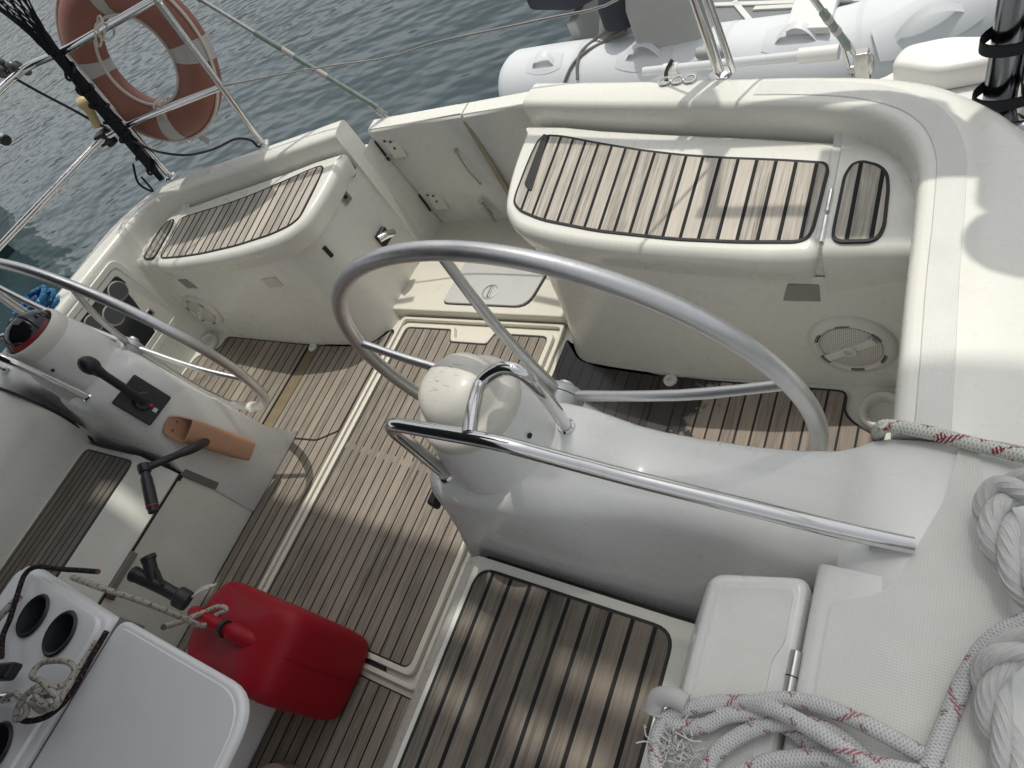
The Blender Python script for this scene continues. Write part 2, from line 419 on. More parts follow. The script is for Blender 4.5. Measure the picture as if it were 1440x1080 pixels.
# --- path of the inner coaming edge (port side; starboard is mirrored)
IN = [(.42, 1.545), (.73, 1.475), (1.04, 1.41), (1.24, 1.368), (1.37, 1.325), (1.455, 1.262), (1.497, 1.17), (1.508, 1.05), (1.515, .85), (1.523, .70), (1.527, .61), (1.529, .565)]
def coam_rows(path, prof):
    P2 = spline([Vector((x, y, 0)) for x, y in path], 5); n = len(P2); rows = []
    for i, p in enumerate(P2):
        d = P2[min(i + 1, n - 1)] - P2[max(i - 1, 0)]; d.normalize(); nn = Vector((-d.y, d.x, 0))
        if i == 0: nn = Vector((.2, .98, 0)).normalized()
        t = max(0, min(1, (1.36 - p.y) / .25))          # 0 = aft, 1 = side
        rows.append((p, nn, t))
    return rows
def nout(nn): return nn
for sgn in (1, -1):
    b = MB(); rows = []
    for p, nn, t in coam_rows(IN, None):
        lean = .025 * (1 - t)
        aft = [(.006, .0), (.006, .54), (.005, .60), (.001, .676), (.002, .684), (.005, .692), (.011, .698), (.020, .7005), (.050, .702), (.080, .702), (.092, .699), (.100, .690), (.103, .675), (.108, .60), (.112, .45)]
        side = [(-.014, .0), (-.008, .54), (-.005, .60), (.001, .672), (.002, .682), (.006, .691), (.012, .698), (.021, .7005), (.050, .702), (.098, .702), (.140, .696), (.185, .682), (.225, .655), (.26, .60), (.28, .45)]
        pr = [(a[0] * (1 - t) + c[0] * t, a[1] * (1 - t) + c[1] * t) for a, c in zip(aft, side)]
        rows.append([p + nn * d + Vector((0, 0, z)) for d, z in pr])
    b.grid(rows, False, True, True)
    co = b.build('coaming', 'gel', Y, mirror=sgn < 0, angle=50)
    co['label'] = 'cream moulded coaming behind the port helm seat' if sgn > 0 else 'cream moulded coaming behind the starboard helm seat'
    # non-skid strip
    b = MB(); rr = []
    R = coam_rows(IN, None)
    for p, nn, t in R:
        if p.x < 1.12: continue
        k = min(1, (p.x - 1.12) / .12) if p.y > 1.3 else 1
        rr.append([p + nn * d + Vector((0, 0, z)) for d, z in ((.030, .7000), (.033, .7032), (.055, .7038), (.078, .7034), (.082, .7000))])
    b.grid(rr); b.build('nonskid_strip', 'nonskid', co, mirror=sgn < 0)

# deck outboard and hull
outl = [(-1.86, -2.2), (-1.84, .3), (-1.80, .9), (-1.70, 1.45), (-1.45, 1.74), (-1.0, 1.77), (0, 1.80), (.9, 1.74), (1.25, 1.68), (1.37, 1.735), (1.45, 1.80), (1.75, 1.78), (1.98, 1.2), (2.05, .3), (2.05, -2.2)]
b = MB(); n = len(outl)
top = [Vector((x, y, .47)) for x, y in outl]; low = [Vector((x * 1.0, y + .08, -.7)) for x, y in outl]; mid = [Vector((x * 1.02, y + .03, .40)) for x, y in outl]
b.grid([low, mid, top])
inner = [Vector((x * (.86 if abs(x) > 1.2 else 1), (y - .02 if abs(x) < .6 else y - .22) if y > 1 else y, .468)) for x, y in outl]
b.grid([top, inner])
b.build('hull', 'hull', Y, bevel=.015, angle=40)

# sole
b = MB(); b.prism([(-1.52, -2.2), (1.52, -2.2), (1.52, 1.2), (.46, 1.2), (.46, 1.80), (-.46, 1.80), (-.46, 1.2), (-1.52, 1.2)], -.06, -.008)
b.build('cockpit_sole', 'gelsole', Y)

# teak on the sole around the hatch
st = .0
fx0, fx1, fy0, fy1 = -.398, .398, -.075, 1.205
teakpanel('teak_deck', [(-.653, .61), (-.653, -1.6), (.653, -1.6), (.653, -.095), (-.405, -.095), (-.405, 1.12), (-.43, 1.16), (-.50, 1.10), (-.51, .61)], 0.0, 'teaksole', Y, .004)
teakpanel('teak_deck', [(.653, -.093), (.653, .56), (.405, .56), (.405, -.093)], 0.0, 'teaksole', Y, .004)
# helm footwell panels: flat part, gutter, outboard ramp
def ramp(x, y):
    return .004 + max(0, (abs(x) - .875)) * .19
for sgn in (1, -1):
    flat = rpoly([(.425, 1.165), (.452, 1.145), (.50, 1.085), (.60, 1.062), (.815, 1.048), (.815, .575), (.52, .60), (.425, .66)], [.03, .0, .03, .02, .004, .01, .02, .01], 4)
    rmp = rpoly([(.885, 1.045), (1.0, 1.032), (1.20, 1.012), (1.368, .995), (1.366, .935), (1.395, .90), (1.47, .855), (1.485, .62), (1.0, .575), (.885, .575)], [.004, .01, .02, .028, .025, .03, .03, .02, .01, .004], 4)
    if sgn < 0: flat, rmp = mir(flat), mir(rmp)
    m = 'teakwet' if sgn > 0 else 'teaksole'
    teakpanel('teak_deck', flat, .003, m, Y, .006, label='dark wet teak inboard of the port helm seat' if sgn > 0 else None)
    teakpanel('teak_deck', rmp, ramp, m, Y, .006)
    gut = [(.815, 1.05), (.885, 1.047), (.885, .575), (.815, .575)]
    if sgn < 0: gut = mir(gut)
    o = teakpanel('drain_gutter', gut, 0.001, plain('gutter_wood%d' % sgn, (.20, .155, .095) if sgn < 0 else (.05, .045, .04), .65, .35, .4, 25), Y, .0012)
    b = MB(); p = Vector((sgn * .85, 1.03, .003))
    b.lathe([(.021, 0), (.022, .008), (.018, .012), (.011, .012), (.008, .005)], p, seg=20); b.build('gutter_drain', 'offwhite', Y)
    # white moulded floor ramp under teak
    b = MB(); q = [(.87, 1.25), (1.53, 1.25), (1.53, .5), (.87, .5)]
    b.prism(q, -.03, lambda x, y: max(-.004, ramp(x, y) - .012)); b.build('footwell_floor', 'gel', Y, mirror=sgn < 0)

# centre hatch
H = empty('centre_hatch', (0, 0, 0)); H.parent = Y
def frame(poly_o, poly_i, z0, z1, name, mat, parent, bev=.004):
    b = MB(); n = len(poly_o)
    rows = []
    for po, z in ((poly_o, z0), (poly_o, z1), (poly_i, z1), (poly_i, z0)):
        rows.append([(x, y, z) for x, y in po])
    b.grid(rows, True); return b.build(name, mat, parent, bevel=bev, seg=2)
no = [(-.372, 1.187), (-.098, 1.187), (-.072, 1.130), (.082, 1.130), (.098, 1.181), (.372, 1.181), (.372, -.045), (-.372, -.045)]
O1 = rpoly(no, [.03, .012, .012, .012, .012, .03, .03, .03], 4)
ni = [(-.352, 1.170), (-.108, 1.170), (-.084, 1.113), (.094, 1.113), (.110, 1.164), (.352, 1.164), (.352, -.028), (-.352, -.028)]
I1 = rpoly(ni, [.03, .012, .012, .012, .012, .03, .03, .03], 4)
frame(O1, I1, -.004, .013, 'hatch_frame', 'gelsole', H)
teakpanel('teak_panel', I1, .007, 'teakhatch', H, .005)
# gutter channel frame around the hatch
O2 = rpoly([(-.402, 1.222), (.402, 1.222), (.402, -.075), (-.402, -.075)], .02, 4); I2 = rpoly([(-.386, 1.208), (.386, 1.208), (.386, -.060), (-.386, -.060)], .02, 4)
frame(O2, I2, -.004, .012, 'gutter_frame', 'gelsole', H)
b = MB(); b.prism([(.15, -.0585), (.27, -.0585), (.26, -.047), (.16, -.047)], -.003, .004); b.build('latch_slot', 'shadowgap', H)

# aft platform and its grey lid
b = MB(); b.prism(rpoly([(-.45, 1.232), (.44, 1.226), (.46, 1.80), (-.46, 1.80)], .01), -.01, .048); A = b.build('aft_platform', 'gelsole', Y, bevel=.012)
lid = rpoly([(-.175, 1.268), (.235, 1.262), (.262, 1.46), (.05, 1.50), (-.16, 1.50)], [.03, .06, .05, .03, .03], 5)
b = MB(); b.prism([(x * 1.03, 1.25 + (y - 1.25) * 1.03 - .004) for x, y in lid], .044, .0495); b.build('lid_seal', 'shadowgap', A)
b = MB(); b.prism(lid, .046, .058); L = b.build('locker_lid', 'greylid', A, bevel=.003)
c = at(689, 410, .06)
b = MB(); b.lathe([(.036, 0), (.036, .002), (.031, .003), (.030, -.004), (0.001, -.004)], (c.x, c.y, .058), seg=24, cap0=False); b.build('turn_latch', 'alucast', A)
b = MB(); b.box((c.x, c.y, .0585), (.012, .052, .010)); b.build('latch_grip', 'steel', A, bevel=.002)

# transom with the gate
T = empty('transom_gate', (0, 0, 0)); T.parent = Y
tz = .60
ax, bx = -.425, .01
def wall(x0, x1, name, step=0):
    b = MB()
    sec = lambda x: [(x, 1.726 + step, .03), (x, 1.694 + step, .45), (x, 1.685 + step, tz - .012), (x, 1.690 + step, tz), (x, 1.752, tz), (x, 1.765, tz - .012), (x, 1.80, .03)]
    b.grid([sec(x0), sec(x0 + .004), sec((x0 + x1) / 2), sec(x1 - .004), sec(x1)], False, True, True)
    return b.build(name, 'gel', T, bevel=.004, angle=40)
wall(-.425, .048, 'gate_door', .004); wall(.054, .47, 'fixed_panel')
b = MB(); b.box((.051, 1.694, .30), (.022, .012, .54)); b.build('door_seal', plain('seal_stained', (.34, .30, .22), .6, .25), T, bevel=.003)
for zc in (.505, .195):
    b = MB(); b.box((-.352, 1.698 + (.45 - zc) * .062, zc), (.07, .006, .105), ((1, 0, 0), (0, 1, -.07), (0, .07, 1))); h = b.build('door_hinge', 'gel', T, bevel=.002)
    b = MB()
    for dx, dz in ((-.022, .035), (.004, .028), (.0, -.006)): b.lathe([(.0058, 0), (.004, .003), (0.0001, .0035)], (-.352 + dx, 1.694 + (.45 - zc - dz) * .062, zc + dz), (0, -1, 0), 12)
    b.build('screw', 'shadowgap', h)
    b = MB(); b.box((-.4235, 1.694 + (.45 - zc) * .066, zc - .01), (.004, .008, .10)); b.build('hinge_gap', 'shadowgap', h)
a0, a1 = atY(641, 212, 1.69), atY(675, 258, 1.70)
b = MB(); b.tube([a0, (a0 + a1) / 2 + Vector((.002, -.012, 0)), a1], .0035, 8, sub=4); b.ball(a0, .008); b.ball(a1, .006); b.build('strap_hook', 'grey', T)
a0 = atY(683, 292, 1.70)
b = MB(); b.box(a0 + Vector((0, .0, .0)), (.030, .008, .085), ((1, 0, .15), (0, 1, 0), (-.15, 0, 1))); b.build('bolt_plate', 'steel', T, bevel=.002)
b = MB(); b.tube([a0 + Vector((0, -.008, .03)), a0 + Vector((.012, -.008, -.075))], .006, 10); b.tube([a0 + Vector((.0, -.008, .012)), a0 + Vector((-.022, -.014, .0))], .004, 8); b.build('door_bolt', 'steel', T)

# helm seats
def zs(x, y): return .583 + .115 * (y - 1.07)
LIDP = [(742, 174), (720, 232), (708, 282), (713, 306), (735, 324), (800, 340), (900, 352), (1030, 361), (1150, 366)]
front = [atpl(x, y, zs) for x, y in LIDP]
back = [(1.330, 1.342), (1.12, 1.388), (.90, 1.432), (.70, 1.474), (.56, 1.510)]
lidpoly = [(p.x, p.y) for p in spline(front, 3)]
lidpoly = [q for q in lidpoly if q[0] < 1.28]
yf_ = lidpoly[-1][1]
lidpoly += [(1.305, yf_ + .001), (1.319, yf_ + .007), (1.328, yf_ + .018), (1.333, yf_ + .034), (1.333, yf_ + .08), (1.333, 1.22)] + back
lidpoly = [q for i, q in enumerate(lidpoly) if i == 0 or (Vector(q) - Vector(lidpoly[i - 1])).length > .006]
TEAKP = [(760, 190), (742, 228), (724, 276), (722, 287), (730, 298), (760, 311), (840, 327), (950, 339), (1040, 343), (1120, 343), (1138, 337), (1146, 322), (1167, 238), (1162, 229), (1100, 225), (1020, 222), (960, 218), (900, 211), (830, 199), (790, 191)]
tkpoly = [atpl(x, y, zs) for x, y in TEAKP]; tkpoly = rpoly([(p.x, p.y) for p in tkpoly], .04, 4)
SMP = [(1169, 337), (1170, 325), (1186, 248), (1198, 231), (1213, 227), (1238, 233), (1250, 245), (1252, 265), (1246, 320), (1238, 336), (1222, 342), (1180, 343)]
smpoly = [atpl(x, y, zs) for x, y in SMP]; smpoly = rpoly([(p.x, p.y) for p in smpoly], .03, 4)
basep = [(.43, 1.785), (.431, 1.50), (.432, 1.30), (.44, 1.185), (.50, 1.088), (.60, 1.065), (.80, 1.052), (1.0, 1.040), (1.2, 1.022), (1.37, 1.005), (1.52, .985)]
topp = [(.428, 1.785), (.440, 1.42), (.458, 1.29), (.485, 1.215), (.555, 1.155), (.66, 1.108), (.82, 1.085), (1.0, 1.062), (1.2, 1.050), (1.34, 1.046), (1.52, 1.04)]
for sgn in (1, -1):
    HS = empty('helm_seat', (0, 0, 0)); HS.parent = Y
    # body below the lid
    b = MB(); rows = []
    bs = spline([Vector((x, y, 0)) for x, y in basep], 5); ts = spline([Vector((x, y, 0)) for x, y in topp], 5)
    for k in range(9):
        t = k / 8; 
        e = t + .20 * math.sin(PI * t) * (1 - t)
        rows.append([(q.x * (1 - e) + w.x * e, q.y * (1 - e) + w.y * e, -.01 + (zs(0, max(w.y, 1.05)) - .082) * t) for q, w in zip(bs, ts)])
    b.grid(rows)
    sb_ = b.build('seat_base', 'gel', HS, mirror=sgn < 0, angle=60)
    # ledge / inner tray under lid (closes the top) + fixed outboard part
    b = MB(); rows = []
    e0 = [Vector((1.339, 1.036, 0)), Vector((1.339, 1.40, 0))]; e1 = [Vector((1.535, 1.03, 0)), Vector((1.535, 1.40, 0))]
    def fx(x):
        return [(x, 1.046, .30), (x, 1.040, .50), (x, 1.038, .535), (x, 1.041, .560), (x, 1.052, .576), (x, 1.07, zs(0, 1.07)), (x, 1.20, zs(0, 1.2)), (x, 1.32, zs(0, 1.32) + .004), (x, 1.345, zs(0, 1.345) + .02), (x, 1.38, .66)]
    b.grid([[(1.318, yy + .010, zz - .004) for _, yy, zz in fx(0)], [(1.337, yy + .010, zz - .004) for _, yy, zz in fx(0)], fx(1.339), fx(1.345), fx(1.40), fx(1.47), fx(1.52)], False, True, False)
    b.build('seat_end', 'gel', HS, mirror=sgn < 0, angle=50, bevel=.004)
    # lid with rolled front lip
    b = MB(); n = len(lidpoly); cx = sum(x for x, y in lidpoly) / n; cy = sum(y for x, y in lidpoly) / n
    nfr = len(lidpoly) - len(back)
    rws = []
    def inset(d):
        out = []
        for i, (x, y) in enumerate(lidpoly):
            a = Vector(lidpoly[i - 1]); c = Vector(lidpoly[(i + 1) % n]); tdir = (c - a).normalized(); nn = Vector((-tdir.y, tdir.x))
            if nn.dot(Vector((cx - x, cy - y))) < 0: nn = -nn
            out.append((x + nn.x * d, y + nn.y * d))
        return out
    prof = [(.030, -.095), (.012, -.092), (.006, -.060), (.0, -.034), (.002, -.018), (.009, -.006), (.018, .0), (.024, .0004)]
    for d, dz in prof:
        ip = inset(d); rws.append([(x, y, zs(x, y) + dz + (0)) for x, y in ip])
    b.grid(rws, True, True, True)
    ld = b.build('seat_lid', 'gel', HS, mirror=sgn < 0, angle=60)
    tp = tkpoly if sgn > 0 else mir(tkpoly); sp = smpoly if sgn > 0 else mir(smpoly)
    teakpanel('teak_slats', tp, lambda x, y: zs(x, y) + .004, 'teakseat', HS, .007)
    teakpanel('teak_slats', sp, lambda x, y: zs(x, y) + .005, 'teakseat', HS, .007)
    # rear upstand lip of the lid
    # finger recess
    c = (1.27, 1.040, .43)
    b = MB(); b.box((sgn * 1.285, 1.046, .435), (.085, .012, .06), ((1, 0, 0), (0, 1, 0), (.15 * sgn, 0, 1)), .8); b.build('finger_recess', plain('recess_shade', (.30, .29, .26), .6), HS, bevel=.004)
    # hinges on the lid gap
    for (x0, y0, x1, y1) in (((1175, 268, 1168, 298), (1164, 305, 1152, 342)) if sgn > 0 else ()):
        p0, p1 = atpl(x0, y0, zs), atpl(x1, y1, zs)
        p0.x = p1.x = 1.336
        b = MB(); b.tube([p0 + Vector((0, 0, .002)), p1 + Vector((0, 0, .002))], .0055, 10); b.build('lid_hinge', 'chrome', HS, mirror=sgn < 0)
    if sgn > 0:
        p = [atpl(x, y, zs) for x, y in ((765, 190), (772, 193), (748, 272), (738, 262))]
        b = MB(); b.prism(rpoly([(q.x, q.y) for q in p], .012), lambda x, y: zs(x, y) + .002, lambda x, y: zs(x, y) + .0075); o = b.build('repair_strip', plain('sealant_black', (.02, .02, .021), .35, .3, .8, 60, 0, .5, 120), HS, bevel=.002); o['label'] = 'black sealant patch replacing a plank'
    else:
        # latch, light lens, slot, shower outlet on the inboard face of the starboard seat
        def on(px, py, d=.0):
            h = surf(sb_, px, py); return (h[0] + h[1] * d, h[1]) if h else (atX(px, py, -.44), Vector((1, 0, 0)))
        def fr(n): u = Vector((0, 0, 1)).cross(n).normalized(); return (u, n.cross(u), n)
        c, n_ = on(484, 277, .004); f3 = fr(n_)
        b = MB(); b.box(c, (.042, .055, .010), f3); b.build('lid_latch', 'steel', HS, bevel=.003)
        b = MB(); b.lathe([(.010, 0), (.008, .004), (.0001, .003)], c + n_ * .004, n_, 14); b.build('latch_hole', 'shadowgap', HS)
        c, n_ = on(383, 397, .002); f3 = fr(n_)
        b = MB(); b.box(c, (.085, .050, .006), f3); b.build('courtesy_light', 'lens', HS, bevel=.002)
        c, n_ = on(275, 402, -.002); f3 = fr(n_)
        p0, n_ = on(455, 347, .0); p1, _ = on(467, 360, .0)
        b = MB(); b.tube([p0, p1], .009, 10); b.build('vent_slot', 'shadowgap', HS)
        c, n_ = on(537, 333, .010); f3 = fr(n_)
        b = MB(); b.box(c, (.062, .062, .024), f3); b.build('shower_bracket', 'black', HS, bevel=.006)
        b = MB(); b.tube([c + n_ * .012 - f3[0] * .03 + f3[1] * .02, c + n_ * .028 + f3[1] * .012, c + n_ * .022 + f3[0] * .035 - f3[1] * .012], .017, 12, sub=3); b.build('shower_handset', 'chrome', HS)
    HS['label'] = 'port helm seat with bleached teak slats' if sgn > 0 else 'starboard helm seat with narrow teak slats'
    # speaker on the front face
    SP = empty('speaker', (0, 0, 0)); SP.parent = Y
    c = Vector((sgn * 1.380, 1.028, .262)); ax_ = Vector((-.06 * sgn, -1, .10)).normalized()
    b = MB(); b.lathe([(.098, -.012), (.100, .004), (.094, .014), (.078, .018), (.072, .012), (.071, .008), (.0001, .008)], c, ax_, 40, False, False); b.build('surround', 'offwhite', SP, angle=50)
    # grille: small perforated disc through the material
    t = NT('speaker_grille%d' % sgn); vv = t.obj(); sx = t.n('ShaderNodeSeparateXYZ'); t.l(vv, sx.inputs[0]); kk = 2 * PI / .0062
    hh = t.math('MULTIPLY', t.math('SINE', t.math('MULTIPLY', t.math('ADD', sx.outputs[0], sx.outputs[2]), kk * .7)), t.math('SINE', t.math('MULTIPLY', t.math('SUBTRACT', sx.outputs[0], sx.outputs[2]), kk * .7)))
    t.l(t.mix(t.ramp(hh, [(.45, (0, 0, 0)), (.62, (1, 1, 1))]), (.68, .665, .61), (.05, .05, .05)), t.b.inputs['Base Color']); t.set(Roughness=.5)
    b = MB(); b.lathe([(.070, .0), (.068, .012), (.045, .019), (.0001, .021)], c, ax_, 40); b.build('grille', t.m, SP, angle=50)
    u = ax_.cross(Vector((0, 0, 1))).normalized(); w = u.cross(ax_)
    b = MB()
    d = (u * .35 + w * .94); e = ax_.cross(d)
    b.box(c + ax_ * .020, (.135, .020, .008), (u * .8 - w * .6, u * .6 + w * .8, ax_)); b.lathe([(.016, .0), (.016, .012), (.010, .014), (.009, .006), (.0001, .006)], c + ax_ * .017, ax_, 20); b.build('grille_bar', 'offwhite', SP, bevel=.002)
    for k in range(6):
        b = MB(); a = 2 * PI * k / 6 + .3
        for j in range(5):
            aa = a + (j - 2) * .08; a2 = aa + .08
            q = lambda r_, an, hgt: c + (u * math.cos(an) + w * math.sin(an)) * r_ + ax_ * hgt
            b.grid([[q(.0735, aa, .0165), q(.0735, a2, .0165)], [q(.081, aa, .0185), q(.081, a2, .0185)]])
        b.build('vent_slot', 'shadowgap', SP)
    SP['label'] = 'round white speaker below the port helm seat' if sgn > 0 else 'round white speaker below the starboard helm seat'
    # cup-like corner drain
    DR = Vector((sgn * 1.452, .935, .115))
    b = MB(); b.lathe([(.052, -.01), (.052, .008), (.046, .014), (.038, .012), (.034, .004), (.028, -.03), (.0001, -.045)], DR, (-.12 * sgn, -.10, 1), 28, False, False); b.build('corner_drain', 'offwhite', Y, angle=50)

# consoles ---------------------------------------------------------------
BZ = lambda x, y: .468 - .104 * (abs(x) - .763)
def console(sgn):
    K = empty('steering_console', (0, 0, 0)); K.parent = Y
    #        X    yfB  zB   yf   zt    ya   yaB
    secs = [(.650, .268, .0, .385, .540, .520, .600), (.654, .265, .0, .372, .580, .522, .598), (.668, .262, .0, .356, .632, .525, .592), (.690, .262, .0, .338, .682, .530, .588), (.715, .262, .0, .322, .708, .535, .584), (.76, .262, .0, .308, .723, .540, .580),
            (.86, .262, .0, .310, .726, .545, .570), (.97, .262, .0, .318, .724, .545, .566), (1.02, .262, .0, .330, .712, .545, .563), (1.06, .262, .0, .345, .690, .545, .561), (1.10, .262, .0, .358, .668, .545, .560), (1.15, .264, .0, .366, .655, .545, .558), (1.22, .268, .0, .372, .648, .545, .556),
            (1.32, .285, .0, .370, .645, .545, .556), (1.40, .31, .0, .362, .650, .548, .557), (1.455, .325, .0, .356, .660, .552, .558), (1.485, .33, .0, .340, .676, .556, .560), (1.505, .30, .0, .22, .690, .562, .562), (1.53, .25, .0, .16, .698, .566, .567), (1.57, .2, .0, .13, .7022, .568, .57), (1.66, .2, .0, .13, .7022, .568, .57), (1.74, .2, .0, .13, .694, .568, .57), (1.80, .2, .0, .13, .66, .568, .57), (1.84, .2, .0, .13, .58, .568, .57)]
    secs_f = []
    xs = [s_[0] for s_ in secs]
    b = MB(); rows = []
    for (x, yfb, zb, yf, zt, ya, yab) in secs:
        r = .030
        sec = [(yfb - .002, 0), (yfb, .36), (yfb + (yf - yfb) * .22, .43), (yfb + (yf - yfb) * .55, zt - .12), (yf - .014, zt - .050), (yf - .006, zt - .026), (yf + .010, zt - .009), (yf + .032, zt - .001),
               ((yf + ya) / 2, zt + .002), (ya - .030, zt - .001), (ya - .010, zt - .008), (ya, zt - .024), (ya + (yab - ya) * .25, zt * .7), (ya + (yab - ya) * .6, .14), (yab + .01, .03), (yab + .035, -.01)]
        rows.append([(x, yy, zz) for yy, zz in sec])
    b.grid(rows, False, True, False)
    body = b.build('console_body', 'gelwhite', K, mirror=sgn < 0, angle=60)
    # pod
    c = Vector((.855, .442, .717)) if sgn > 0 else Vector((.905, .440, .765))
    axp = Vector((-.02, .02, 1)).normalized()
    b = MB()
    b.lathe([(.125, 0 if sgn > 0 else -.06), (.124, .010), (.119, .05), (.109, .095), (.100, .130)], c, axp, 40, False, sgn > 0)
    pod = b.build('compass_pod', 'gelwhite', K, mirror=sgn < 0, angle=60)
    cm = c if sgn > 0 else mp(c); am = axp if sgn > 0 else mp(axp)
    b = MB(); b.lathe([(.1245, .001), (.1245, .004)], cm, am, 40, False, False); b.build('pod_seal', 'gelold', pod) if False else b.bm.free()
    if sgn > 0:
        b = MB()
        b.lathe([(.1025, .112), (.1045, .119), (.1045, .134), (.100, .145), (.091, .150), (.083, .154), (.0795, .163), (.076, .180), (.068, .198), (.052, .211), (.027, .218), (.0001, .220)], c, axp, 44, False, False)
        # brim on the inboard / aft side
        o = b.build('compass_cover', 'gelcover', K, angle=60); o['label'] = 'scuffed cream dome cover over the compass'
        hb = MB(); hp = at(757, 614, .80); d = Vector((hp.x - c.x, hp.y - c.y, 0)).normalized(); hp = c + d * .1145 + Vector((0, 0, .072)); hb.lathe([(.0055, 0), (.0055, .003), (.0001, .003)], hp, d, 12); hb.build('screw_hole', 'shadowgap', pod)
    else:
        b = MB(); b.lathe([(.1025, .116), (.1045, .128), (.1045, .152), (.098, .166), (.090, .168), (.085, .158), (.083, .12)], cm, am, 44, False, False); b.build('pod_rim', 'offwhite', K, angle=60)
        b = MB(); b.lathe([(.084, .120), (.083, .158), (.077, .184), (.060, .206), (.034, .219), (.0001, .224)], cm, am, 36); o = b.build('compass_bowl', plain('compass_black', (.012, .012, .016), .06, .2), K, angle=60); o['label'] = 'black open compass bowl with red card'
        b = MB()
        for k in range(40):
            a = -1.2 + 1.9 * k / 40; b.box(cm + Vector((math.cos(a) * .077, math.sin(a) * .077, .178)), (.036, .0028, .006), ((math.cos(a), math.sin(a), -1.2), (-math.sin(a), math.cos(a), 0), (1.2 * math.cos(a), 1.2 * math.sin(a), 1)))
        b.build('compass_card', 'cardred', K)
        hb = MB(); hp = cm + Vector((.086, -.075, .072)); hb.lathe([(.0055, 0), (.0055, .003), (.0001, .003)], hp, (.75, -.65, 0), 12); hb.build('screw_hole', 'shadowgap', pod)
    # guard rail
    b = MB(); fa = Vector((.770, .340, .716)); ca = atY(540, 594, .322); m1 = atY(700, 622, .320); m2 = atY(870, 668, .345); m3_ = Vector((1.49, .372, .752)); fe = Vector((1.578, .386, .709))
    path = rbend([fa, ca, m1, m2, m3_, fe], .045, 6)
    b.tube(path, .0128, 14)
    b.lathe([(.019, 0), (.018, .006), (.014, .010)], fa + Vector((0, 0, -.001)), (0, 0, 1), 18)
    b.box(fe + Vector((-.022, -.002, -.006)), (.062, .024, .008), ((1, .15, -.15), (-.15, 1, 0), (.15, 0, 1)));
    GR = b.build('grab_rail', 'chrome', K, mirror=sgn < 0)
    b = MB(); fb = Vector((.992, .485, .715)); r0 = atY(654, 607, .321); tp = at(715, 530, .945)
    t1 = at(676, 540, .945)
    b.tube(spline([r0 + Vector((0, 0, -.012)), r0.lerp(t1, .55), t1, at(704, 519, .957), at(733, 524, .945), at(764, 553, .88), fb], 6), .0125, 14); b.lathe([(.0185, 0), (.018, .006), (.014, .010)], fb, (0, 0, 1), 18)
    b.build('rail_hoop', 'steel' if sgn < 0 else 'chrome', K, mirror=sgn < 0)
    K['label'] = 'port steering console with a covered compass' if sgn > 0 else 'starboard steering console with throttle and open compass'
    return K
K1 = console(1); K2 = console(-1)
# dark lever under the port pod (engine stop)
b = MB(); p = at(612, 680, .56); p = at(606, 676, .585); b.box(p + Vector((.02, -.01, -.02)), (.02, .085, .035)); b.build('stop_lever', 'black', K1, bevel=.006)
# throttle on the starboard console
tl, tr, br, bl = [Vector(p) for p in ((-.672, .468, .682), (-.634, .455, .552), (-.640, .345, .552), (-.690, .345, .684))]
b = MB()
nv = (tr - tl).cross(bl - tl).normalized(); nv = nv if nv.x > 0 else -nv
cen = (tl + tr + br + bl) / 4; upv = ((tl + bl) / 2 - (tr + br) / 2); sdv = ((tl + tr) / 2 - (bl + br) / 2)
b.box(cen + nv * .004, (upv.length, sdv.length, .012), (upv, sdv, nv)); TH = b.build('throttle', 'black', K2, bevel=.008)
kn = at(126, 514, .84)
b = MB(); base = cen + nv * .022 - upv.normalized() * .002
b.lathe([(.034, -.012), (.032, .006), (.026, .012)], base, nv, 24); b.tube([base + nv * .008, base + nv * .03 + upv * .3, kn + (base - kn).normalized() * .03, kn], [.017, .015, .014, .018, .024], 12, sub=5); b.ball(kn, .032, 20, (1, .85, 1.1))
b.build('throttle_lever', 'black', TH)
b = MB(); b.lathe([(.006, 0), (.006, .004), (.0001, .005)], base + nv * .014 - upv * .18, nv, 12); b.build('trim_button', 'red', TH)
b = MB(); b.box(cen + nv * .0105 - upv * .36 - sdv * .05, (.014, .014, .001), (upv, sdv, nv)); b.build('maker_plate', 'white', TH)

# winch handle pocket on the starboard console
pt, pb = Vector((-.612, .385, .455)), Vector((-.602, .448, .165)); axz = (pt - pb).normalized(); axx = Vector((1, 0, 0)); axy = axz.cross(axx).normalized(); axx = axy.cross(axz)
b = MB()
def pk(t, sx, sy, n=20, f=0):
    c = pb.lerp(pt, t); out = []
    for k in range(n):
        a = 2 * PI * k / n; ca, sa = math.cos(a), math.sin(a); e = .45
        out.append(c + axx * sx * math.copysign(abs(ca) ** e, ca) + axy * sy * math.copysign(abs(sa) ** e, sa) + axz * (f * max(0, -ca)))
    return out
b.grid([pk(.08, .016, .032), pk(.09, .024, .038), pk(.3, .029, .042), pk(.97, .031, .044), pk(1, .030, .043, f=.06), pk(1, .026, .039, f=.06), pk(.9, .026, .039), pk(.3, .022, .034)], True, True, True)
b.build('handle_pocket', 'salmon', K2, angle=50)
for t_, dy in ((1.03, -.012), (1.02, .020)):
    b = MB(); c = pb.lerp(pt, t_) - axx * .027 + axy * dy + axz * .018; b.lathe([(.0055, 0), (.004, .003), (.0001, .0035)], c, axx, 12); b.build('pocket_screw', plain('screw_rust%d' % int(dy * 1000), (.16, .085, .05), .5), K2)
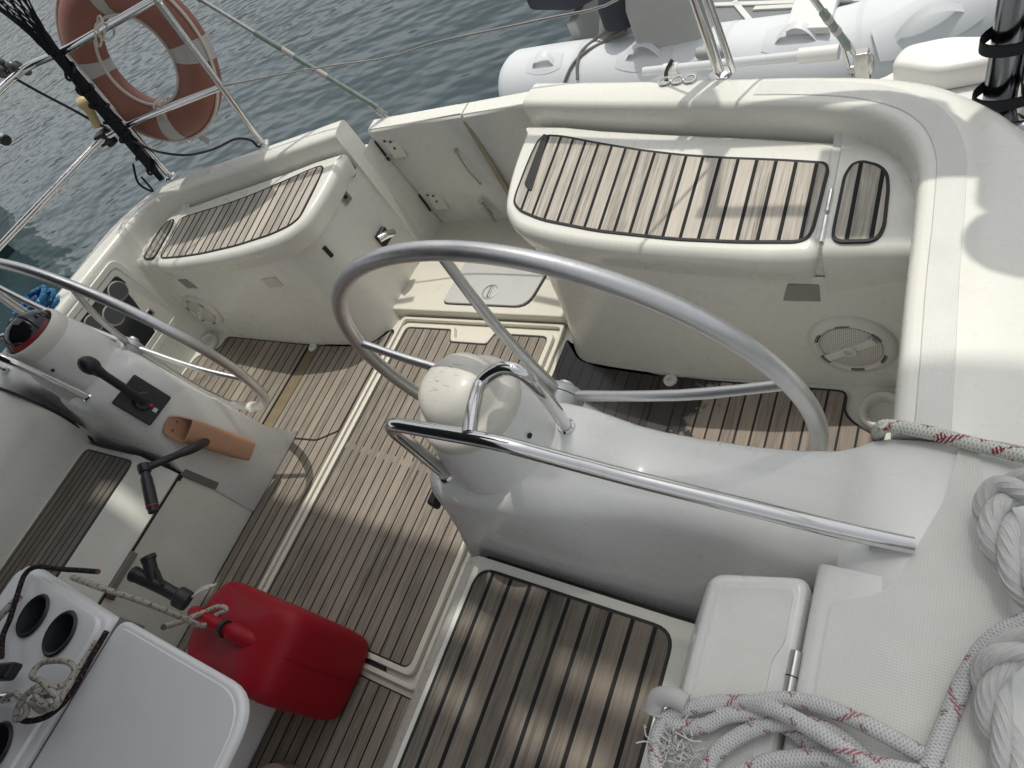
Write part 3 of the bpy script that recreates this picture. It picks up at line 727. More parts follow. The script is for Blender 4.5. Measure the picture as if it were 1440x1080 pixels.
# benches -------------------------------------------------------------
for sgn in (1, -1):
    B = empty('side_bench', (0, 0, 0)); B.parent = Y
    b = MB(); rows = []
    prof = [(.660, -.01), (.656, .352)]
    b.grid([[(x, yy, z) for yy in (-2.0, .262)] for x, z in prof]); b.build('bench_riser', 'gel', B, mirror=sgn < 0)
    b = MB()
    prof = [(.668, .340), (.654, .362), (.668, .392), (.700, .428), (.728, .452), (.745, BZ(.745, 0)), (.763, BZ(.763, 0)), (1.19, BZ(1.19, 0)), (1.235, BZ(1.235, 0) + .004)]
    b.grid([[(x, yy, z) for yy in (-2.0, -.8, .235, .2525)] for x, z in prof] )
    b.build('bench_lid', 'gel', B, mirror=sgn < 0, angle=50)
    tk = rpoly([(.757, .232), (1.205, .232), (1.205, -1.9), (.757, -1.9)], .045, 6)
    if sgn < 0: tk = mir(tk)
    teakpanel('teak_slats', tk, lambda x, y: BZ(x, y) + .0025, 'teakbench', B, .007, .004)
    b = MB(); b.grid([[(x, yy, z) for yy in (.253, .264)] for x, z in ((.66, .35), (.75, .44), (1.25, .40))]); b.build('bench_gap', 'shadowgap', B, mirror=sgn < 0)
    if sgn < 0:
        # locker door seams and finger slots in the riser
        b = MB(); b.box((-.6555, -.45, .352), (.004, 1.40, .006)); b.box((-.6535, .244, .348), (.006, .022, .012))
        b.build('door_seam', 'shadowgap', B)
        b = MB(); b.box((-.652, .272, .275), (.012, .028, .15), ((1, 0, 0), (0, 1, .1), (0, -.1, 1))); b.build('finger_slot', plain('slot_shade', (.16, .155, .14), .6), B, bevel=.004)
        b = MB(); b.box((-.652, -.10, .345), (.012, .13, .025)); b.build('finger_slot', plain('slot_shade2', (.24, .23, .21), .6), B, bevel=.004)
        b = MB(); b.box((-.652, -.185, .335), (.016, .022, .03)); b.build('door_catch', plain('catch_brown', (.12, .07, .05), .5), B, bevel=.003)
    # forward coaming beside the bench
    b = MB()
    if sgn > 0: prof = [(1.235, .40), (1.262, .50), (1.30, .53), (1.4635, .53), (1.465, .690), (1.471, .699), (1.482, .7015), (1.56, .7015), (1.66, .7015), (1.74, .693), (1.80, .66), (1.84, .58), (1.86, .47)]
    else: prof = [(1.215, .40), (1.245, .50), (1.275, .575), (1.30, .610), (1.34, .635), (1.42, .665), (1.48, .690), (1.52, .70), (1.58, .701), (1.65, .695), (1.72, .665), (1.76, .60), (1.78, .45)]
    b.grid([[(x, yy, z) for yy in (-2.0, -.5, .10, .24, .335)] for x, z in prof] if sgn > 0 else [[(x, yy, z) for yy in (-2.0, -.5, .10, .24, .300)] for x, z in prof])
    o = b.build('side_coaming', 'gelwhite' if sgn > 0 else 'gel', Y, mirror=sgn < 0, angle=50)
    if sgn > 0:
        pts = [at(1160, 832, .7), at(1235, 838, .7), at(1262, 815, .7), at(1300, 752, .7), at(1328, 705, .7), at(1338, 670, .7)]
        py = [(1.492, .18)] + [(1.492, .282)] + [(p.x, p.y) for p in pts[1:]] + [(1.62, .56), (1.64, .56), (1.70, .3), (1.70, -1.5), (1.492, -1.5)]
        b = MB(); b.prism(rpoly(py, .012, 3), .695, .7045); b.build('nonskid_pad', 'nonskid', o)
        SL = empty('side_locker', (0, 0, 0)); SL.parent = Y
        b = MB()
        q0 = rpoly([(1.226, -.40), (1.226, .268), (1.456, .318), (1.460, -.40)], [.02, .03, .02, .02]); q1 = rpoly([(1.312, -.40), (1.312, .288), (1.458, .318), (1.461, -.40)], [.02, .025, .025, .02])
        q2 = [(x + (.010 if x < 1.4 else -.004), y - .008 if y > 0 else y) for x, y in q1]
        b.grid([[(x, y, .40) for x, y in q0], [(x, y, .675) for x, y in q1], [(x, y, .690) for x, y in q2]], True, True, True)
        b.build('locker_lid', 'gelwhite', SL, bevel=.008, angle=30)
        b = MB(); b.prism(rpoly([(1.336, -.40), (1.336, .266), (1.440, .290), (1.442, .215), (1.430, .185), (1.430, -.40)], .01), .685, .694); b.build('nonskid_pad', 'nonskid', SL)
        b = MB()
        h0, h1 = Vector((1.459, .205, .694)), Vector((1.459, .10, .694))
        b.tube([h0, h1], .0075, 14)
        b.build('lid_hinge', 'steel', SL)
        b = MB()
        for k in (.33, .62): b.lathe([(.0082, -.0008), (.0082, .0008)], h0.lerp(h1, k), (0, 1, 0), 14)
        b.build('hinge_joint', 'shadowgap', SL)

for sgn in (-1,):
    b = MB(); pts = [Vector((-.668, .262, .40)), Vector((-.75, .258, .462)), Vector((-.95, .256, .452)), Vector((-1.15, .258, .433)), Vector((-1.225, .275, .425)), Vector((-1.255, .300, .52)), Vector((-1.31, .306, .625)), Vector((-1.42, .306, .675)), Vector((-1.52, .306, .705))]
    b.tube(pts, .006, 8, sub=4); b.build('console_seam', 'shadowgap', K2)
# engine panel on the starboard coaming wall
EP = empty('engine_panel', (0, 0, 0)); EP.parent = Y
def wp(y, z, d=0): return Vector((-1.512 + d, y, z))
def wpoly(y0, y1, z0, z1, r): return [(y, z) for y, z in rpoly([(y0, z0), (y1, z0), (y1, z1), (y0, z1)], r)]
def ringw(a, c, d0, d1, name, mat):
    b = MB(); b.grid([[wp(y, z, d0) for y, z in a], [wp(y, z, d1) for y, z in a], [wp(y, z, d1) for y, z in c], [wp(y, z, d0) for y, z in c]], True); return b.build(name, mat, EP, bevel=.003, seg=2)
ringw(wpoly(.62, 1.0, .27, .665, .04), wpoly(.645, .975, .30, .64, .03), .0, .014, 'panel_frame', 'gel')
ringw(wpoly(.650, .97, .305, .635, .03), wpoly(.672, .948, .328, .612, .02), .0, .010, 'panel_bezel', 'gel')
b = MB(); b.grid([[wp(y, z, .007) for y, z in wpoly(.66, .96, .315, .625, .02)], [wp(y, z, .0075) for y, z in wpoly(.72, .9, .37, .56, .02)]], True, False, True); b.build('panel_cover', 'panelglass', EP)
for yy, zz, rr_ in ((.895, .565, .045), (.80, .52, .050), (.72, .565, .04), (.715, .44, .035)):
    b = MB(); b.lathe([(rr_, 0), (rr_, .005), (rr_ * .88, .007), (rr_ * .86, .004)], wp(yy, zz, .006), (1, 0, 0), 30); g = b.build('gauge_rim', 'steel', EP)
    b = MB(); b.lathe([(rr_ * .86, 0), (.0001, .001)], wp(yy, zz, .010), (1, 0, 0), 30); b.build('gauge_dial', 'gauge', EP)
b = MB(); b.box(wp(.90, .40, .012), (.006, .034, .034)); b.build('key_switch', 'alucast', EP, bevel=.004)
b = MB(); b.lathe([(.010, 0), (.010, .004)], wp(.90, .40, .014), (1, 0, 0), 14); b.build('key_slot', 'shadowgap', EP)

# --- pushpit (stern rail) ------------------------------------------------
R = empty('stern_rail', (0, 0, 0)); R.parent = Y
b = MB(); r_ = .0135
s1a, s1b = Vector((-.88, 1.575, .69)), Vector((-.812, 1.60, 1.30))
s3a = Vector((-1.47, 1.455, .69)); s3b = Vector((-1.435, 1.515, 1.285))
b.tube([s1a, s1b + (s1b - s1a) * .05], r_, 14); b.lathe([(.03, 0), (.028, .008), (.016, .014)], s1a, (0, 0, 1), 18); b.build('stanchion', 'chrome', R)
b = MB(); b.tube([s3a, s3b], r_, 14); b.lathe([(.03, 0), (.028, .008), (.016, .014)], s3a, (0, 0, 1), 18); b.build('stanchion', 'chrome', R)
tops = [Vector((.55, 1.78, 1.29)), Vector((-.3, 1.70, 1.30)), s1b, s3b, atX(38, 93, -1.60), atX(0, 125, -1.64), Vector((-1.68, .75, 1.28)), Vector((-1.70, .2, 1.26))]
b = MB(); b.tube(rbend(tops[1:], .12, 6), .0145, 14); b.build('top_rail', 'chrome', R)
m1 = atY(310, 122, 1.592); m2 = atY(180, 175, 1.49)
m3 = atX(140, 198, -1.56); m4 = atX(0, 346, -1.66)
b = MB(); b.tube(rbend([m1, m2, m3, m4, m4 + (m4 - m3) * .4], .05, 5), .0135, 14); b.build('mid_rail', 'chrome', R)
b = MB(); p0 = atX(8, 197, -1.72); b.tube([p0, p0 + Vector((-.12, .02, .03))], .022, 14); b.build('rail_end', 'chrome', R)
b = MB(); b.lathe([(.023, 0), (.020, .006), (.0001, .007)], p0, Vector((.12, -.02, -.03)), 14); b.build('rail_cap', 'black', R)
b = MB(); p0 = atX(20, 96, -1.63)
for k, (dx, dy, dz, s_) in enumerate(((0, 0, 0, .032), (-.05, -.03, .02, .03), (-.03, .04, -.03, .026), (-.08, .01, .03, .028))): b.ball(p0 + Vector((dx, dy, dz)), s_, 12, (1, .7, 1))
b.tube([p0 + Vector((-.1, 0, -.02)), p0 + Vector((.02, .01, .0))], .02, 10); b.build('gate_clamp', plain('clamp_dirty', (.12, .12, .12), .4, .5, .3, 60, .6), R)
# port side: stanchion and rail out of frame
b = MB(); p1a, p1b = Vector((1.03, 1.535, .69)), Vector((.96, 1.60, 1.30))
b.tube([p1a, p1b], r_, 14); b.lathe([(.03, 0), (.028, .008), (.016, .014)], p1a, (0, 0, 1), 18); b.build('stanchion', 'chrome', R)
b = MB(); q1a = at(1024, 112, .70); b.tube([Vector((1.065, 1.53, .70)), Vector((.985, 1.585, 1.29))], .0085, 12); b.build('brace', 'chrome', R)
b = MB(); b.tube(rbend([Vector((.30, 1.72, 1.30)), p1b, Vector((1.50, 1.56, 1.30)), Vector((1.75, 1.2, 1.29)), Vector((1.85, .3, 1.28))], .14, 6), .0145, 14); b.build('top_rail', 'chrome', R)
# base fittings by the port stanchion
b = MB(); p0 = at(990, 104, .702)
for k in range(3):
    cc = p0 + Vector((-.035 * k - .03, -.02 + .004 * k, .006)); b.tube([cc + Vector((math.cos(a) * .016, math.sin(a) * .012, .002 * math.sin(a))) for a in [2 * PI * q / 10 for q in range(10)]], .003, 6, closed=True)
b.build('safety_ring', 'steel', R)

# davit posts with straps, port quarter
DV = empty('davit_posts', (0, 0, 0)); DV.parent = Y; DV['label'] = 'dark steel posts with black straps at the right edge'
pb1 = Vector((1.618, 1.56, .47)); up = Vector((.045, -.04, 1)).normalized()
b = MB(); b.tube([pb1, pb1 + up * 1.6], .033, 20); b.build('davit_post', metal('steel_dark', (.17, .18, .20), .14, 0, .04), DV)
pb2 = Vector((1.668, 1.535, .47)); b = MB(); b.tube([pb2, pb2 + up * 1.6], .024, 20); b.build('davit_post', 'chrome', DV)
b = MB(); b.lathe([(.055, 0), (.054, .012), (.036, .02)], pb2 + Vector((-.01, 0, 0)), (0, 0, 1), 22); b.build('post_base', 'chrome', DV)
for h in (.06, .20):
    b = MB(); cc = pb1.lerp(pb2, .5) + up * h
    b.grid([[cc + Vector((math.cos(a) * .078, math.sin(a) * .050, 0)) + up * (z + .012 * math.cos(a)) for a in [2 * PI * k / 28 for k in range(28)]] for z in (-.014, .014)], True); b.grid([[cc + Vector((math.cos(a) * .074, math.sin(a) * .046, 0)) + up * (z + .012 * math.cos(a)) for a in [2 * PI * k / 28 for k in range(28)]] for z in (-.014, .014)], True)
    b.tube([cc + Vector((.06, -.03, 0)), cc + Vector((.2, -.03, .01)), cc + Vector((.4, -.02, .0))], .013, 8, sub=3)
    b.build('strap', 'blackrub', DV)

# ---------------------------------------------------------------- wheels
def wheel(sgn, phase, label):
    c = Vector((.909, .594, .643)); th = -.083; r = .505
    W = empty('steering_wheel', (sgn * c.x, c.y, c.z), label, 'steering wheel', 'steering wheels at the helm consoles')
    ux = Vector((1, 0, 0)); uz = Vector((0, math.sin(th), math.cos(th))); un = ux.cross(uz)
    if un.y < 0: un = -un
    P = lambda a, rr, d=0: c + ux * math.cos(a) * rr + uz * math.sin(a) * rr + un * d
    fl = (lambda v: v) if sgn > 0 else mp
    b = MB(); b.tube([fl(P(2 * PI * k / 96, r)) for k in range(96)], .0165, 18, closed=True); b.build('rim', 'alu', W)
    hubd = -.0
    for k in range(5):
        a = math.radians(phase + 72 * k)
        b = MB(); b.tube([fl(P(a, .035, -.004)), fl(P(a, .30, -.012)), fl(P(a, r - .006, 0))], [.0115, .0105, .0095], 12, sub=4); b.build('spoke', 'alu', W)
    b = MB(); cc = fl(c)
    b.lathe([(.034, -.05), (.047, -.045), (.048, -.012), (.048, .006), (.040, .014), (.018, .020), (.016, .028), (.0001, .03)], cc, un if sgn > 0 else mp(un), 30); b.build('hub', 'alucast', W, angle=50)
    b = MB(); b.lathe([(.0485, -.0085), (.0485, -.0065)], cc, un if sgn > 0 else mp(un), 30, False, False); b.build('hub_seam', 'shadowgap', W)
    if sgn < 0:
        p = fl(P(math.radians(phase + 144), r - .03)); 
        p = fl(P(math.radians(256.7), r)); q = fl(P(math.radians(250), r))
        b = MB(); b.lathe([(.021, -.018), (.022, -.012), (.022, .012), (.021, .018)], p, (q - p), 18); b.build('rim_clamp', 'offwhite', W)
        b = MB(); h0 = cc + Vector((.02, -.02, -.02)); b.tube([h0, h0 + Vector((.075, -.06, -.035))], .010, 12); b.ball(h0, .016); b.build('brake_knob', 'steel', W)
    else:
        b = MB(); p = c + Vector((-.05, -.012, .028)); b.ball(p, .013, 14); b.lathe([(.014, -.014), (.015, .012)], p, (1, 0, .3), 14); b.build('brake_knob', 'steel', W)
    settle(W); return W
W1 = wheel(1, 88.6, 'large brushed steering wheel nearer the camera, in front of the bleached teak helm seat')
W2 = wheel(-1, 129.8, 'brushed steering wheel on the far console beside the throttle, partly cut by the left edge')

# ---------------------------------------------------------------- table
tzp = .76
TB = empty('cockpit_table', (.1, -.5, 0), 'white plastic cockpit table with black cup holders, folded leaf at lower left', 'table')
aL = [at(x, y, tzp) for x, y in ((38, 790), (150, 846), (60, 1080))]
cols = [(-.425, -.155), (.072, -.168), (.072, -1.10), (-.425, -1.10)]
c1, c2, c3 = at(48, 866, tzp), at(86, 891, tzp), at(-6, 1052, tzp)
def sheet_with_holes(b, outer, holes, z, rad):
    es = []
    loops = [outer] + [[(c.x + rad * math.cos(2 * PI * k / 36), c.y + rad * math.sin(2 * PI * k / 36)) for k in range(36)] for c in holes]
    for lp in loops:
        vs = [b.bm.verts.new((x, y, z)) for x, y in lp]
        es += [b.bm.edges.new((vs[k], vs[(k + 1) % len(vs)])) for k in range(len(vs))]
    bmesh.ops.triangle_fill(b.bm, edges=es, use_beauty=True)
ro = rpoly(cols, .045, 6)
def ins(poly, d):
    cx = sum(x for x, y in poly) / len(poly); cy = sum(y for x, y in poly) / len(poly)
    return [(x - math.copysign(min(d, abs(x - cx)), x - cx), y - math.copysign(min(d, abs(y - cy)), y - cy)) for x, y in poly]
b = MB(); b.grid([[(x, y, tzp - .05) for x, y in ro], [(x, y, tzp - .022) for x, y in ro], [(x, y, tzp - .014) for x, y in ins(ro, .003)], [(x, y, tzp - .011) for x, y in ins(ro, .010)], [(x, y, tzp - .0105) for x, y in ins(ro, .020)]], True)
b.build('table_body', 'tableplastic', TB, angle=50)
tin = rpoly([(x + (.012 if x < 0 else -.022), y + (-.014 if y > -.5 else .01)) for x, y in cols], .04, 6)
b = MB(); b.grid([[(x, y, tzp - .02) for x, y in tin], [(x, y, tzp - .005) for x, y in tin], [(x, y, tzp - .0012) for x, y in ins(tin, .002)], [(x, y, tzp) for x, y in ins(tin, .006)]], True)
sheet_with_holes(b, ins(tin, .006), (c1, c2, c3), tzp, .046); bmesh.ops.remove_doubles(b.bm, verts=b.bm.verts, dist=1e-5); b.build('table_top', 'tableplastic', TB, angle=40)
for c in (c1, c2, c3):
    b = MB(); b.lathe([(.0455, -.01), (.0455, .001), (.051, .0012), (.053, .004), (.049, .008), (.044, .006), (.041, -.005), (.036, -.085), (.0001, -.087)], (c.x, c.y, tzp), (0, 0, 1), 36, False, False); h = b.build('cup_holder', 'black', TB, angle=50)
leaf = rpoly([(.098, -.155), (.565, -.150), (.575, -.34), (.545, -1.10), (.098, -1.10)], [.04, .06, .05, .05, .04], 7)
leaf = [(p.x, p.y) for p in spline([Vector((x, y, 0)) for x, y in rpoly([(.100, -.158), (.60, -.158), (.60, -1.1), (.100, -1.1)], [.035, .09, .09, .03], 7)], 1)]
b = MB(); b.prism(leaf, tzp - .032, tzp - .006); b.build('table_leaf', 'tableplastic', TB, bevel=.011, seg=4)
lin_ = [(.115 + (x - .1) * .95, -.172 + (y + .158) * .985) for x, y in leaf]
b = MB(); b.prism(lin_, tzp - .012, tzp - .0035); b.build('leaf_inset', 'tableplastic', TB, bevel=.003)
b = MB(); b.box((.085, -.62, tzp - .05), (.03, .92, .05)); b.build('leaf_gap', plain('gap_beige', (.20, .19, .18), .6), TB)
b = MB(); b.box((-.18, -.62, .36), (.30, .75, .68)); b.build('table_pedestal', 'tableplastic', TB, bevel=.03)
b = MB(); p0 = at(22, 980, tzp + .03); p1 = at(-60, 985, tzp + .03); b.tube([p1, p0], .012, 12); b.build('table_rail', 'chrome', TB)
settle(TB)

# ropes lashed round the table
def rope(name, pts, r, mat, label, cat, sub=6, seg=12, group=None):
    b = MB(); b.tube(pts, r, seg, sub=sub); o = b.build(name, mat); return tag(o, label, cat, group)
A_ = lambda x, y, z: at(x, y, z)
kp = [(4, 985, .80), (22, 975, .81), (38, 1000, .80), (22, 1012, .80), (30, 985, .82), (55, 965, .83), (75, 975, .80), (45, 985, .80), (60, 1000, .80), (80, 985, .81), (60, 960, .83), (45, 950, .82), (60, 932, .81), (92, 930, .81), (105, 942, .80), (92, 962, .80), (70, 968, .82), (50, 975, .83), (75, 995, .80), (95, 965, .80), (118, 930, .785), (136, 902, .775)]
rope('lashing_line', [A_(*p) for p in kp], .0062, 'ropetable', 'beige flecked line knotted on the table beside the cup holders', 'rope')
rope('lashing_line', [A_(*p) for p in ((22, 1008, .79), (40, 1014, .79), (70, 1005, .785), (100, 975, .785), (125, 930, .785), (140, 905, .78), (150, 888, .775))], .0062, 'ropeblack', 'black flecked line lying in the gap between table top and leaf', 'rope')
rope('lashing_line', [A_(*p) for p in ((2, 925, .785), (4, 895, .785), (14, 870, .785), (24, 838, .785), (35, 808, .78), (52, 797, .775), (80, 800, .775), (112, 802, .78), (138, 804, .785))], .0062, 'ropeblack', 'black flecked line hooked over the far left table corner', 'rope')
rope('lashing_line', [A_(*p) for p in ((102, 812, .72), (140, 826, .70), (200, 846, .62), (250, 866, .52), (286, 880, .43), (300, 868, .40), (318, 858, .395), (308, 853, .40), (285, 862, .42), (255, 874, .50), (230, 882, .60))], .0075, 'ropetable', 'beige flecked line tying the red fuel can handle to the table', 'rope')
rope('lashing_line', [A_(*p) for p in ((-10, 878, .785), (8, 858, .785), (28, 838, .77))], .0085, 'ropetable', 'beige flecked line at the far left edge under the black line', 'rope')
b = MB(); p0, p1 = A_(-14, 946, .80), A_(20, 944, .79); b.box((p0 + p1) / 2, ((p1 - p0).length, .04, .03), (p1 - p0, (0, 1, 0), (0, 0, 1))); o = b.build('strap_buckle', 'black', None, bevel=.008); tag(o, 'black strap buckle on the table at the left edge', 'buckle')

# ---------------------------------------------------------------- fuel can
FC = empty('fuel_can', (0, -.12, 0), 'red plastic fuel can with black spout standing on the teak sole', 'fuel can')
hz = .355
def rr2(x0, x1, y0, y1, z, r, n=5): return [(x, y, z) for x, y in rpoly([(x0, y0), (x1, y0), (x1, y1), (x0, y1)], r, n)]
b = MB()
sq = [(-.175, .180, -.215, -.022, .004, .05), (-.195, .198, -.232, -.004, .022, .055), (-.200, .203, -.235, .0, .10, .055), (-.200, .203, -.235, .0, .20, .055), (-.200, .203, -.235, .0, .265, .055), (-.202, .201, -.234, -.001, .305, .055), (-.200, .190, -.228, -.008, .345, .052), (-.185, .160, -.214, -.022, .362, .048), (-.13, .12, -.185, -.05, .366, .04), (-.08, .07, -.15, -.085, .366, .02)]
b.grid([rr2(*q) for q in sq], True, True, True)
for v in b.bm.verts:
    if v.co.z > .26:
        f = max(0, min(1, (v.co.x + .005) / .075)) ** 1.0; f = f * f * (3 - 2 * f)
        side = max(0, min(1, (abs(v.co.y + .1175) - .02) / .05))
        v.co.z = .26 + (v.co.z - .26) * (1 - (1 - f) * (.10 + .40 * side))
    if .05 < v.co.z < .27: v.co.y += (-.012 if v.co.y > -.117 else .012) * max(0, 1 - abs(v.co.x) / .16) * .6
b.build('can_body', 'redcan', FC, angle=60, subsurf=1)
b = MB(); b.tube([(-.2005, -.1175, .03), (-.2015, -.1175, .16), (-.2015, -.1175, .26)], .0016, 6); b.tube([(.2035, -.1175, .03), (.2045, -.1175, .16), (.2045, -.1175, .26), (.196, -.1175, .335)], .0016, 6); b.build('mould_seam', 'redcan', FC)
b = MB(); h0, h1 = at(285, 848, .37), at(345, 885, .37)
b.tube([Vector((-.165, -.115, .31)), Vector((-.135, -.115, .385)), Vector((-.06, -.115, .402)), Vector((.0, -.115, .392)), Vector((.05, -.115, .372)), Vector((.10, -.115, .325))], [.020, .019, .018, .018, .024, .034], 14, sub=5); b.build('can_handle', 'redcan', FC)
b = MB(); b.lathe([(.021, -.006), (.0215, .006)], (.012, -.115, .396), (1, 0, -.1), 18); b.build('handle_band', 'black', FC)
cp = at(263, 846, .375); sp0 = at(232, 829, .42); sp1 = at(198, 813, .455); sp2 = at(216, 792, .465)
b = MB(); d = (sp0 - cp).normalized(); b.lathe([(.026, -.02), (.028, -.012), (.028, .014), (.024, .02)], cp, d, 22); b.build('spout_cap', 'black', FC, bevel=.002)
b = MB(); b.tube([cp, sp0, sp1], [.018, .018, .019, .02], 14, sub=3); b.tube([sp0 + (sp1 - sp0) * .2, sp2], .0185, 14); b.lathe([(.0215, -.008), (.0215, .004)], sp2, sp2 - sp0, 16); b.lathe([(.0215, -.008), (.0215, .004)], sp1, sp1 - sp0, 16); b.box(sp0 + Vector((.01, .02, .02)), (.05, .006, .014), ((sp2 - sp0), (0, 1, 0), (0, 0, 1))); b.build('pour_spout', 'black', FC)
b = MB(); t0 = at(276, 844, .375); t1 = at(308, 828, .362); b.tube([t0, t0.lerp(t1, .5) + Vector((0, .006, .01)), t1], .0022, 6, sub=3); b.tube([t0, t0.lerp(t1, .5) + Vector((0, -.004, .01)), t1], .0022, 6, sub=3); b.box(t0.lerp(t1, .55) + Vector((0, 0, .006)), (.025, .006, .002), (t1 - t0, (0, 0, 1), (0, 1, 0))); b.build('cap_leash', 'white', FC)
for o_ in kids(FC):
    for v in o_.data.vertices:
        q = v.co; q.x = .02 + (q.x - .02) * 1.07; q.y = -.118 + (q.y + .118) * 1.10; q.z *= 1.02
settle(FC)
b = MB(); b.lathe([(.085, 0), (.09, .02), (.08, .055), (.04, .07), (.0001, .072)], (.10, -.47, .0), (0, 0, 1), 24); o = b.build('fender_ball', plain('fender_pink', (.40, .33, .32), .5), None); tag(o, 'pale pinkish rounded cushion on the sole under the table leaf', 'fender')

# winch handle
WH = empty('winch_handle', tuple(at(270, 628, .44)), 'black winch handle with dark grip sticking out of the salmon pocket', 'winch handle')
w0 = at(275, 629, .435); w1 = at(203, 659, .52); w2 = at(216, 720, .47)
w0b = Vector((-.61, .395, .36))
b = MB(); b.tube([w0b, w0, w0.lerp(w1, .5), w1], [.015, .016, .0125, .013], 14, sub=3); b.lathe([(.020, -.014), (.021, .0), (.019, .014)], w1, w2 - w1, 18); b.build('handle_arm', 'black', WH)
b = MB(); b.tube([w1.lerp(w2, .10), w1.lerp(w2, .35), w1.lerp(w2, .75), w2], [.015, .018, .019, .019, .016], 16, sub=3); g = b.build('handle_grip', 'black', WH)
b = MB(); b.lathe([(.0195, -.0015), (.0195, .0015)], w1.lerp(w2, .88), w2 - w1, 18); b.build('grip_band', 'red', g)
settle(WH)

# ---------------------------------------------------------------- life ring
LC = Vector((-1.285, 1.666, 1.112)); aa, bb = -.285, -.242
ln = Vector((math.sin(aa) * math.cos(bb), math.cos(aa) * math.cos(bb), math.sin(bb))); lu = Vector((0, 0, 1)).cross(ln).normalized(); lv = ln.cross(lu)
LR = empty('life_ring', tuple(LC), 'faded orange ring buoy with grey bands tied to the stern rail', 'life ring')
RM, rm = .252, .084
def LP(a, q, k=1.0, fl=.78): return LC + (lu * math.cos(a) + lv * math.sin(a)) * (RM + rm * k * math.cos(q)) + ln * (rm * k * math.sin(q) * fl)
def torus_part(a0, a1, k, n=12, m=20, closed=False):
    return [[LP(a0 + (a1 - a0) * i / n, 2 * PI * j / m, k) for j in range(m)] for i in range(n + 1)]
b = MB(); b.grid(torus_part(0, 2 * PI, 1, 72), True); bmesh.ops.remove_doubles(b.bm, verts=b.bm.verts, dist=1e-5); b.build('ring_body', 'ring', LR)
for ac in (12, 102, 192, 282):
    a0 = math.radians(ac - 7.5); a1 = math.radians(ac + 7.5); b = MB(); b.grid(torus_part(a0, a1, 1.025, 6), True); b.build('reflective_band', 'tape', LR)
b = MB(); b.tube([LP(2 * PI * k / 80, -.35, 1.06) for k in range(80)], .0065, 8, closed=True); b.build('grab_cord', 'piping', LR)
b = MB(); b.tube([LP(2 * PI * k / 80, PI + .5, 1.06) for k in range(80)], .0065, 8, closed=True); b.build('grab_cord', 'piping', LR)
# lashings
for px, py in ((222, 152), (231, 150)):
    b = MB(); q0 = atY(px, py - 8, 1.56); q1 = atY(px + 30, py + 42, 1.64); q2 = atY(px + 5, py - 14, 1.60)
    b.tube([q2, q0 + Vector((0, -.03, 0)), q0.lerp(q1, .5) + Vector((0, -.035, 0)), q1], .0042, 8, sub=4); b.build('lashing_cord', 'piping', LR)
for k, (px, py) in enumerate(((140, 42), (136, 52), (147, 46))):
    b = MB(); q = atY(px, py, 1.54); b.tube([q + Vector((math.cos(t) * .022, .03 * math.sin(t) + .01, math.sin(t + k) * .03)) for t in [2 * PI * j / 10 for j in range(10)]], .0042, 8, closed=True); b.build('lashing_cord', 'piping', LR)
b = MB(); q = atY(263, 195, 1.64); b.tube([q, q + Vector((.03, 0, .012))], .006, 8); b.tube([q + Vector((math.cos(t) * .012, 0, math.sin(t) * .009 - .012)) for t in [2 * PI * j / 10 for j in range(10)]], .003, 6, closed=True); b.build('snap_hook', 'steel', LR)
b = MB(); q = atY(284, 193, 1.63); b.box(q, (.05, .004, .07), ((.8, 0, .5), (0, 1, 0), (-.5, 0, .8))); b.build('tape_tail', 'tape', LR)
settle(LR)

# ---------------------------------------------------------------- landing net on the rail
LN = empty('landing_net', tuple(s3a), 'black folded landing net lashed upright along the starboard stern stanchion', 'landing net')
n0 = s3a + Vector((-.02, -.03, .02)); n1 = s3b + Vector((.005, -.035, 0)); n2 = n1 + (n1 - n0).normalized() * .20
b = MB(); b.tube([n0, n0.lerp(n1, .3), n0.lerp(n1, .7), n1, n1 + (n1 - n0).normalized() * .05], [.014, .022, .024, .019, .021], 12, sub=4); b.build('net_handle', 'blackrub', LN)
b = MB()
for k in range(7):
    t = .12 + .13 * k; c = n0.lerp(n1, t); b.tube([c + Vector((math.cos(a) * .030, math.sin(a) * .030, .02 * math.sin(a + k))) for a in [2 * PI * j / 12 for j in range(12)]], .006, 6, closed=True)
e0 = n0 + Vector((-.02, -.03, .12)); b.tube([e0, e0 + Vector((-.05, -.03, -.08)), e0 + Vector((-.03, -.02, -.14)), e0 + Vector((0, -.02, -.06))], .005, 6, sub=4)
b.build('tie_cord', 'blackrub', LN)
# net bag: criss-cross mesh on a flattened cone
b = MB(); dd = (n1 - n0).normalized(); sx = dd.cross(Vector((0, 1, 0))).normalized(); sy = dd.cross(sx)
def NB(u, a):
    w = .020 + .12 * min(1, u / .30) ** 1.4; return n1 + dd * (.02 + u) + (sx * math.cos(a) * w + sy * math.sin(a) * w * .55) + sx * (-.02 * u)
NS = 13
for k in range(NS):
    for s_ in (1, -1): b.tube([NB(.55 * i / 22, 2 * PI * k / NS + s_ * (i / 22) * 2.4) for i in range(23)], .0030, 5, cap=False)
b.build('net_bag', 'blackrub', LN)
b = MB()
for k in range(8): b.tube([NB(.0 + .15 * i / 6, 2 * PI * k / 8 + .25 * math.sin(i + k)) for i in range(7)], [.012, .010, .006, .003], 6)
b.build('net_neck', 'blackrub', LN)
settle(LN)

